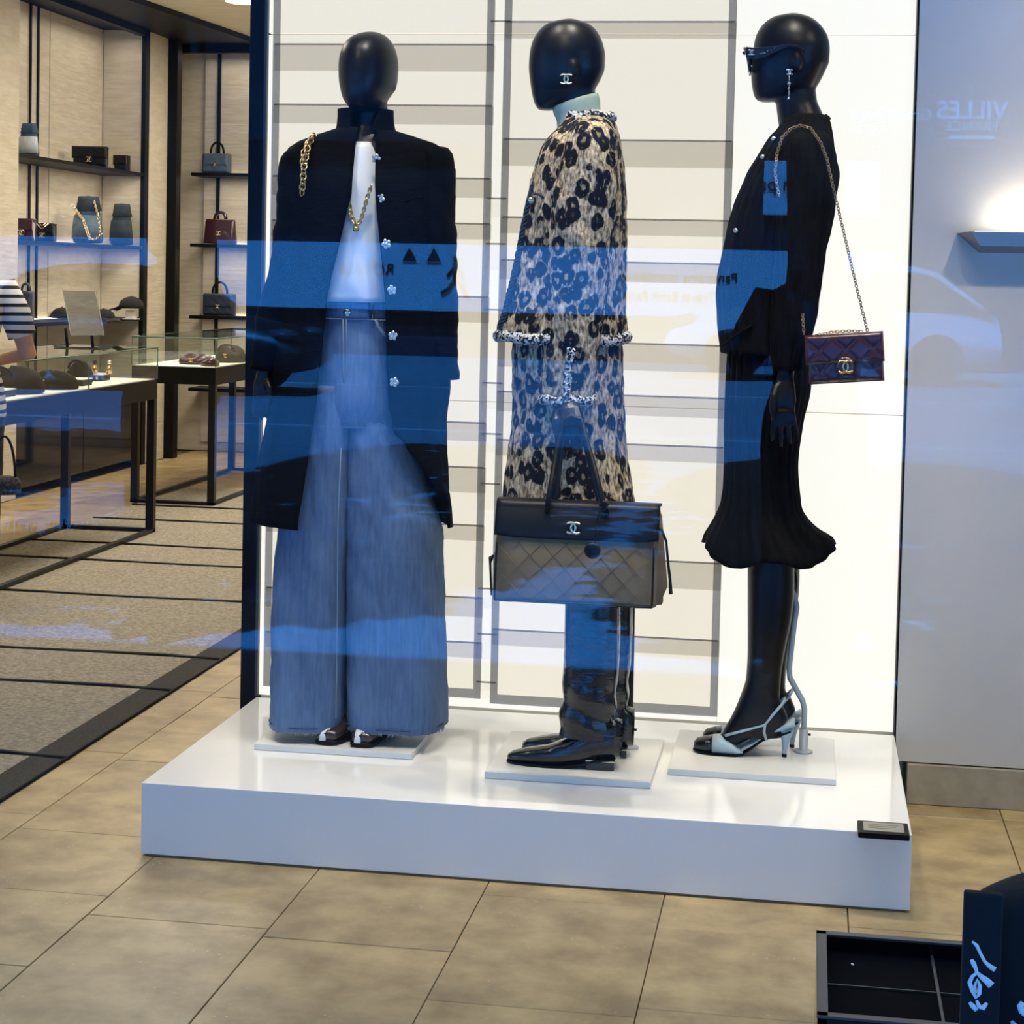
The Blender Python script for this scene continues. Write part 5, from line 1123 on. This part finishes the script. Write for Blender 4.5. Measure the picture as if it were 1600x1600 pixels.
# wares under the glass
def lump(name, label, cat, c, r, m, group, seed=0, handle=False, cl=None):
    c = Vector(c); t = thing(name, label, cat, c, group); g = G()
    g.loft([[(c.x + r[0] * k * math.cos(a) * (1 + .12 * math.sin(3 * a + seed)), c.y + r[1] * k * math.sin(a) * (1 + .1 * math.sin(2 * a + seed)), c.z + r[2] * s * (1 + .25 * math.sin(2 * a + seed) * (s > .5))) for a in np.linspace(0, 2 * PI, 24, endpoint=False)] for s, k in ((0, .93), (.08, 1), (.45, 1.0), (.75, .86), (.95, .6), (1.0, .2))]).obj('body', m, t)
    if handle: G().tube([c + Vector((r[0] * .6 * math.cos(a), -r[1] * .7, r[2] * (.75 + .55 * math.sin(a)))) for a in np.linspace(.1, PI - .1, 12)], .006, 6).obj('handle', m, t)
    if cl: emblem('clasp', c + Vector((0, -r[1] * 1.02, r[2] * .5)), .022, (1, 0, 0), cl, t, .22)
    return t
gw = 'wares under the near table glass'; soft = mat('soft_black', S(7, 7, 8), .65, spec=.08)
lump('pouch_bag', 'wide black soft bag under the near table glass', 'handbag', (-3.62, 7.95, .816), (.17, .17, .10), soft, gw, 1, True)
lump('pouch_bag', 'low black bag with pale clasp beside the glass joint of the near table', 'handbag', (-3.55, 8.35, .816), (.13, .12, .07), soft, gw, 3, False, M['palegold'])
lump('pouch_bag', 'small rounded black bag at the middle of the near table', 'handbag', (-3.62, 8.85, .816), (.07, .06, .085), soft, gw, 5, True)
for i, (x, y, w, lb) in enumerate(((-3.53, 7.72, .10, 'black box with white emblem at the near end of the table'), (-3.56, 8.62, .15, 'long black box with white lid and emblem at the middle of the near table'), (-3.62, 9.05, .12, 'black box with white lid at the far end of the near table'))):
    t = thing('gift_box', lb, 'box', (x, y, .816), 'black boxes under the near table glass'); bx('body', (x - w / 2, x + w / 2, y - .06, y + .06, .816, .845), M['black'], t, .001); bx('lid', (x - w / 2 - .002, x + w / 2 + .002, y - .062, y + .062, .845, .850), linen, t, .0005); emblem('logo', (x + w * .3, y - .0605, .83), .013, (1, 0, 0), linen, t, .25)
for i, (x, y, lb) in enumerate(((-3.60, 9.0, 'gold perfume bottle nearer the counter mirror under the glass'), (-3.53, 9.02, 'pale gold bottle nearer the glass joint of the near table'))):
    t = thing('perfume_bottle', lb, 'bottle', (x, y, .85), 'bottles under the near table glass'); G().lathe((x, y, .852), [(.0001, 0), (.014, 0), (.014, .035), (.006, .042), (.006, .05), (.0001, .05)], 16).obj('flask', M['gold'], t); G().lathe((x, y, .902), [(.0001, 0), (.010, 0), (.010, .018), (.0001, .018)], 12).obj('stopper', M['palegold'] if i else M['blackmetal'], t)
g2 = 'wares under the far table glass'
lump('clutch', 'burgundy gathered clutch lying on the far table top', 'handbag', (-3.66, 10.75, .823), (.10, .09, .055), burg, g2, 2, False, M['gold']); lump('clutch', 'small burgundy purse beside the gathered clutch', 'handbag', (-3.515, 10.60, .823), (.055, .07, .045), burg, g2, 4)
lump('clutch', 'dark olive soft bag with gold clasp at the right of the far table', 'handbag', (-3.56, 11.1, .823), (.09, .10, .085), mat('olive_leather', S(32, 29, 24), .6, spec=.15), g2, 6, True, M['gold'])
bx('price_card', (-3.86, -3.72, 10.9, 11.05, .823, .835), linen, None, .001); tag(bpy.data.objects['price_card'], 'pale card tray at the left of the far table top', 'tray')

dl = thing('ceiling_downlight', 'round white ceiling downlight at the top of the black post', 'ceiling light', [(-3.6122,11.4461,3.1)][0]); q = [(-3.6122,11.4461,3.1)][0]
G().lathe((q[0], q[1], 3.088), [(.0001, 0), (.10, 0), (.115, .004), (.115, .012), (.0001, .012)], 24).obj('lens', mat('downlight_white', (1, .95, .85, 1), .5, emit=4.0), dl)
# ---- carpet of long runners stitched edge to edge
cp = thing('carpet', 'grey-brown woven carpet of stitched panels along the tables', 'carpet', (-3, 7, 0))
ys = [3.42, 4.05, 4.95, 5.83, 6.34, 7.45, 8.33, 8.86, 9.75, 10.35, 11.27]
for a, b2 in zip(ys, ys[1:]):
    bx('carpet_panel', (-3.9, -2.155, a + .009, b2 - .009, -.004, .006), M['carpet'], cp, .002); bx('carpet_border', (-2.155, -2.05, a + .009, b2 - .009, -.004, .007), M['carpetedge'], cp, .002)
for y in ys[1:-1]: G().tube([(-3.9, y, .0035)] + [(x, y + .012 * math.sin(5 * x), .0035) for x in np.linspace(-3.6, -2.25, 8)] + [(-2.05, y - .02, .0035)], .010, 6).obj('seam_cord', M['black'], cp)
G().tube([(-2.048, 3.42, .004), (-2.048, 11.27, .004)], .005, 6).obj('edge_cord', M['black'], cp)
struct(bx('floor_base', (-3.9, -2.05, 3.36, 11.3, -.02, -.005), M['grout'], None, 0))

# ================================================================ PEOPLE
skin = mat('skin', S(196, 148, 120), .5); hairm = mat('hair_dark', S(38, 28, 24), .6, bump=.5, bs=80, bst=(1, 1, .2))
def person(label, x, y, h, ang, arms, topm, legm, sleeve=.5, skin=skin):
    """standing figure facing -y before turning by ang; arms: joints (shoulder, elbow, wrist, hand tip) for both sides"""
    s = h / 1.7; t = thing('person', label, 'person', (x, y, 0)); P = []
    b = G()
    b.loft([[(w * math.cos(a) * s, (cy_ - d * math.sin(a)) * s, z * s) for a in np.linspace(0, 2 * PI, 28, endpoint=False)] for z, w, d, cy_ in ((1.475, .035, .03, -.035), (1.49, .05, .06, -.03), (1.53, .066, .085, -.02), (1.58, .073, .094, -.01), (1.63, .074, .094, 0), (1.67, .062, .076, 0), (1.695, .03, .035, .005))])
    b.ell((0, -.108 * s, 1.57 * s), (.012 * s, .018 * s, .022 * s)); b.ell((0, -.094 * s, 1.525 * s), (.022 * s, .01 * s, .006 * s))
    for q in (-1, 1): b.ell((q * .075 * s, .005 * s, 1.575 * s), (.01 * s, .02 * s, .03 * s))
    b.tube([(0, .01 * s, 1.52 * s), (0, .012 * s, 1.45 * s), (0, .015 * s, 1.38 * s)], [.05 * s, .05 * s, .07 * s], 14)
    b.loft([[(w * math.cos(a) * s, d * math.sin(a) * s, z * s) for a in np.linspace(0, 2 * PI, 28, endpoint=False)] for z, w, d in ((.80, .15, .10), (.92, .165, .11), (1.08, .125, .085), (1.25, .16, .105), (1.36, .175, .09), (1.42, .10, .06))])
    for q in (-1, 1):
        b.tube([(q * .085 * s, 0, .86 * s), (q * .09 * s, -.01 * s, .48 * s), (q * .085 * s, .01 * s, .30 * s), (q * .08 * s, .01 * s, .07 * s)], [.082 * s, .055 * s, .052 * s, .034 * s], 14)
    for J in arms:
        J = [Vector(j) * s for j in J]; b.tube(J[:3], [.047 * s, .040 * s, .026 * s], 12); d = (J[3] - J[2]).normalized(); sd = d.cross(Vector((0, 0, 1))) if abs(d.z) < .9 else Vector((1, 0, 0)); sd.normalize()
        b.tube([J[2], J[2] + d * .045 * s, J[2] + d * .085 * s], [.024 * s, .033 * s, .032 * s], 12, flat=.55, up=d.cross(sd)); digits(b, J[2] + d * .085 * s, d, sd, .0165 * s, [.06 * s, .072 * s, .066 * s, .05 * s], .0082 * s, d.cross(sd) * .3)
        b.tube([J[2] + d * .02 * s + sd * .02 * s, J[2] + d * .055 * s + sd * .042 * s, J[2] + d * .09 * s + sd * .046 * s], [.012 * s, .011 * s, .008 * s], 8)
    P.append(b.obj('body', skin, t, remesh=.007))
    for q in (-1, 1): P.append(G().ell((q * .03 * s, -.088 * s, 1.587 * s), (.011 * s, .007 * s, .006 * s), 10, 6).obj('eye', M['black'], t))
    g = G()
    shell(g, [(.84 * s, -.185 * s, .185 * s, .135 * s), (.95 * s, -.175 * s, .175 * s, .128 * s), (1.1 * s, -.145 * s, .145 * s, .11 * s), (1.27 * s, -.18 * s, .18 * s, .125 * s), (1.36 * s, -.20 * s, .20 * s, .105 * s), (1.42 * s, -.12 * s, .12 * s, .075 * s), (1.44 * s, -.07 * s, .07 * s, .062 * s)], 0, n=48, rows=30, disp=lambda a, z, q: (.004 * noise1(20 * z + 5 * a), 0)); tp_ = g.obj('top', topm, t, solid=.005); P.append(tp_)
    for J in arms:
        J = [Vector(j) * s for j in J]; e = J[0].lerp(J[1], min(1, sleeve * 2)) if sleeve <= .5 else J[1]; pts = [J[0] + Vector((-.02 if J[0].x > 0 else .02, 0, .015)), J[0].lerp(e, .5), e] + ([J[1].lerp(J[2], .9)] if sleeve > .5 else [])
        P.append(G().tube([J[0] + Vector((-.07 if J[0].x > 0 else .07, 0, .0)) * s, J[0] + Vector((-.015 if J[0].x > 0 else .015, 0, .004)) * s] + pts[1:], [.035 * s, .062 * s, .064 * s, .058 * s] + ([.042 * s] if sleeve > .5 else []), 18).obj('sleeve', topm, tp_))
    g = G(); shell(g, [(.78 * s, -.175 * s, .175 * s, .12 * s), (.9 * s, -.175 * s, .175 * s, .122 * s), (1.0 * s, -.15 * s, .15 * s, .11 * s)], 0, n=40, rows=8)
    for q in (-1, 1): shell(g, [(.07 * s, q * .08 * s - .075 * s, q * .08 * s + .075 * s, .085 * s), (.45 * s, q * .088 * s - .08 * s, q * .088 * s + .08 * s, .088 * s), (.84 * s, q * .088 * s - .095 * s, q * .088 * s + .095 * s, .118 * s)], 0, n=32, rows=24, disp=lambda a, z, k: (.004 * noise1(15 * z + 3 * a), 0))
    P.append(g.obj('trousers', legm, t))
    for q in (-1, 1): P.append(G().loft([[(q * .085 * s + w * math.cos(a) * s, yy * s, (h_ * .5 + h_ * .5 * math.sin(a)) * s + .002) for a in np.linspace(0, 2 * PI, 16, endpoint=False)] for yy, w, h_ in ((-.19, .025, .04), (-.15, .045, .05), (-.08, .05, .065), (0, .045, .09), (.06, .042, .095), (.08, .025, .08))]).obj('shoe', M['black'], t))
    P.append(G().loft([[(w * math.cos(a) * s, (cy_ + d * math.sin(a)) * s, z * s) for a in np.linspace(0, 2 * PI, 24, endpoint=False)] for z, w, d, cy_ in ((1.44, .06, .04, .06), (1.5, .078, .06, .05), (1.58, .086, .088, .03), (1.64, .086, .10, .012), (1.69, .07, .08, .01), (1.715, .03, .035, .01))]).obj('hair', hairm, t))
    R = Matrix.Translation((x, y, 0)) @ Matrix.Rotation(ang, 4, 'Z')
    for o in P: o.data.transform(R)
    return t
def stripes():
    m, t, b = nt('striped_jersey'); b.inputs['Roughness'].default_value = .85; w = N(t, 'TexWave', Scale=9.0, Distortion=.6, bands_direction='Z'); w.inputs['Detail Scale'].default_value = .6; t.links.new(coords(t), w.inputs['Vector'])
    t.links.new(ramp(t, w.outputs['Color'], [(.62, S(222, 222, 218)), (.70, S(22, 24, 32))]), b.inputs['Base Color']); return m
skind = mat('skin_darkened', S(112, 80, 62), .55)  # skin colour darkened so the reflected pair stay in silhouette
dkc = mat('dark_cloth', S(16, 18, 24), .85)
wx = -3.2979
pv = person('woman in striped top and black trousers standing by the near display table', wx, 6.85, 1.62, 3.5, [((-.19, 0, 1.36), (-.27, -.02, 1.10), (-.10, -.20, 1.05), (-.02, -.26, 1.08)), ((.19, 0, 1.36), (.27, .02, 1.10), (.12, -.2, 1.06), (.05, -.27, 1.08))], stripes(), dkc, .36)
person('photographer in dark clothes holding up a phone, reflected in the window glass', .02, -.36, 1.66, PI, [((-.19, 0, 1.36), (-.25, -.12, 1.16), (-.07, -.30, 1.36), (-.035, -.335, 1.43)), ((.19, 0, 1.36), (.25, -.12, 1.16), (.07, -.30, 1.36), (.035, -.335, 1.43))], dkc, dkc, .8, skind)
ph = thing('phone', 'slim dark phone held up by the photographer', 'phone', (0, -.035, 1.4)); bx('body', (-.075, .075, -.04, -.031, 1.362, 1.438), M['black'], ph, .002); bx('screen', (-.071, .071, -.0405, -.0398, 1.366, 1.434), M['blackgloss'], ph, 0)
person('companion in dark clothes standing still beside the photographer, reflected in the window glass', -2.411, -.75, 1.66, PI + .3, [((-.19, 0, 1.36), (-.24, .03, 1.1), (-.2, -.05, .87), (-.19, -.08, .77)), ((.19, 0, 1.36), (.26, .03, 1.1), (.12, -.18, 1.02), (.04, -.24, 1.04))], dkc, dkc, .8, skind)
# the shopper's patterned bag hangs at knee height
sb = thing('pattern_bag', 'dark patterned soft bag carried low by the woman in stripes', 'handbag', (-2.9907,6.6,0.5239)); c = Vector((-2.9959,6.6,0.531))
mm = mat('pattern_brown', S(70, 58, 56), .9, col2=S(26, 22, 24), ns=90, lo=.45, hi=.55)
G().loft([[(c.x + .065 * k * math.cos(a), c.y + .05 * k * math.sin(a), c.z + .068 * z) for a in np.linspace(0, 2 * PI, 20, endpoint=False)] for z, k in ((0, .8), (.1, 1), (.6, 1.03), (.95, .85), (1, .5))]).obj('body', mm, sb)
G().tube([(c.x + .045 * math.cos(a), c.y, c.z + .06 + .16 * math.sin(a)) for a in np.linspace(0, PI, 12)], .005, 6).obj('strap', M['black'], sb)

# ================================================================ OUTSIDE, IN FRONT OF THE GLASS
bxo = thing('open_box', 'low open black metal box with divided inside, standing before the window', 'planter box', (.25, 2.55, 0))
bm = mat('box_metal', S(92, 90, 86), .35, .5); M['boxfelt'] = mat('box_felt', S(7, 7, 10), .9, spec=.1); bi = mat('box_inside', S(10, 11, 16), .2)
xo0, xo1, yo0, yo1, zo = .034, .46, 2.392, 2.712, .45
bx('front_wall', (xo0, xo1, yo0, yo0 + .013, .002, zo), M['blackgloss'], bxo, .001); bx('back_wall', (xo0, xo1, yo1 - .013, yo1, .002, zo), M['blackgloss'], bxo, .001)
bx('side_wall', (xo0, xo0 + .013, yo0, yo1, .002, zo), M['blackgloss'], bxo, .001); bx('side_wall', (xo1 - .013, xo1, yo0, yo1, .002, zo), M['blackgloss'], bxo, .001)
for d in ((xo0 - .001, xo1 + .001, yo0 - .001, yo0 + .014), (xo0 - .001, xo1 + .001, yo1 - .014, yo1 + .001), (xo0 - .001, xo0 + .014, yo0, yo1), (xo1 - .014, xo1 + .001, yo0, yo1)): bx('rim', d + (zo, zo + .004), bm, bxo, .0008)
bx('floor_plate', (xo0, xo1, yo0, yo1, .002, .012), bi, bxo, 0); bx('lid_glass', (xo0 + .013, xo1 - .013, yo0 + .013, yo1 - .013, .425, .43), M['boxfelt'], bxo, 0)
bx('divider', ([(0.198,2.57,0.43)][0][0] - .002, [(0.198,2.57,0.43)][0][0] + .002, yo0 + .013, yo1 - .013, .43, .4345), bm, bxo, 0); bx('divider', (xo0 + .013, xo1 - .013, [(0.1416,2.5622,0.43)][0][1] - .0012, [(0.1416,2.5622,0.43)][0][1] + .0012, .43, .4325), bm, bxo, 0)
G().ell([(0.0843,2.641,0.432)][0], (.003, .003, .003), 8, 6).obj('rivet_or_glint', M['silver'], bxo)  # small bright ball modelled as a highlight dot on the dark surface
cb = thing('cloth_bag', 'black cloth bag with pale blue brush lettering standing before the window', 'bag', (.4, 2.25, 0)); cl = mat('black_cloth', S(13, 14, 19), .9, bump=.4, bs=9, bd=.02)
zt_ = 0.6758; xl_ = 0.2044
G().loft([[(xl_ + dx, 2.25 + dy, z) for dx, dy in ((0, .0), (.01, -.03), (.05, -.055), (.2, -.07), (.33, -.04), (.34, .08), (.2, .12), (.02, .08))] for z in (.003, .15, zt_ - .06, zt_ - .015)] + [[(xl_ + .004 + dx * .96, 2.25 + dy * .7, zt_ + k) for dx, dy, k in ((0, 0, 0), (.01, -.03, 0), (.05, -.055, .012), (.2, -.07, .07), (.33, -.04, .07), (.34, .08, .07), (.2, .12, .07), (.02, .08, .002))]]).obj('body', cl, cb, sub=2)
bx('side_panel', (xl_ - .010, xl_ + .034, 2.176, 2.192, .01, zt_ + .022), cl, cb, .003)
pb = mat('script_blue', S(236, 240, 244), .6); yq = 2.17
def stroke(pts, r): return G().tube(pts, r, 8, flat=.25, up=(0, -1, 0)).obj('brush_lettering', pb, cb)
yq = 2.08
stroke([(0.2045,2.1745,0.642),(0.2097,2.1745,0.6379),(0.2144,2.1745,0.6285),(0.2197,2.1745,0.6191),(0.2264,2.1745,0.6136),(0.2315,2.1745,0.611)], [.0012, .0022, .0018, .002, .0028, .0032])
stroke([(0.2045,2.1745,0.6209),(0.2068,2.1745,0.6165),(0.2099,2.1745,0.61),(0.2108,2.1745,0.6063),(0.2153,2.1745,0.6022),(0.2219,2.1745,0.5974),(0.2279,2.1745,0.5919)], [.0018, .003, .0022, .002, .0028, .004, .0045])
stroke([(0.2115,2.1745,0.6064),(0.2059,2.1745,0.6006),(0.2033,2.1745,0.5936),(0.2065,2.1745,0.5841),(0.2111,2.1745,0.5761),(0.2145,2.1745,0.581),(0.2149,2.1745,0.5908),(0.2118,2.1745,0.5981),(0.2092,2.1745,0.5903),(0.2109,2.1745,0.5814)], [.0014, .0022, .0026, .0024, .002, .0026, .0024, .0014, .0018, .0016])
stroke([(0.2041,2.1745,0.5703),(0.2078,2.1745,0.566),(0.2123,2.1745,0.5611)], [.0018, .0032, .0022]); stroke([(0.2119,2.1745,0.5732),(0.215,2.1745,0.5659),(0.2194,2.1745,0.5648),(0.2235,2.1745,0.5712)], [.0016, .0028, .0034, .0018])
stroke([(0.2653,2.188,0.5702),(0.2625,2.188,0.5654),(0.2649,2.188,0.5596),(0.2687,2.188,0.5554)], [.003, .004, .004, .003]); stroke([(0.2531,2.188,0.5464),(0.2606,2.188,0.5395),(0.2665,2.188,0.534)], [.002, .003, .003])
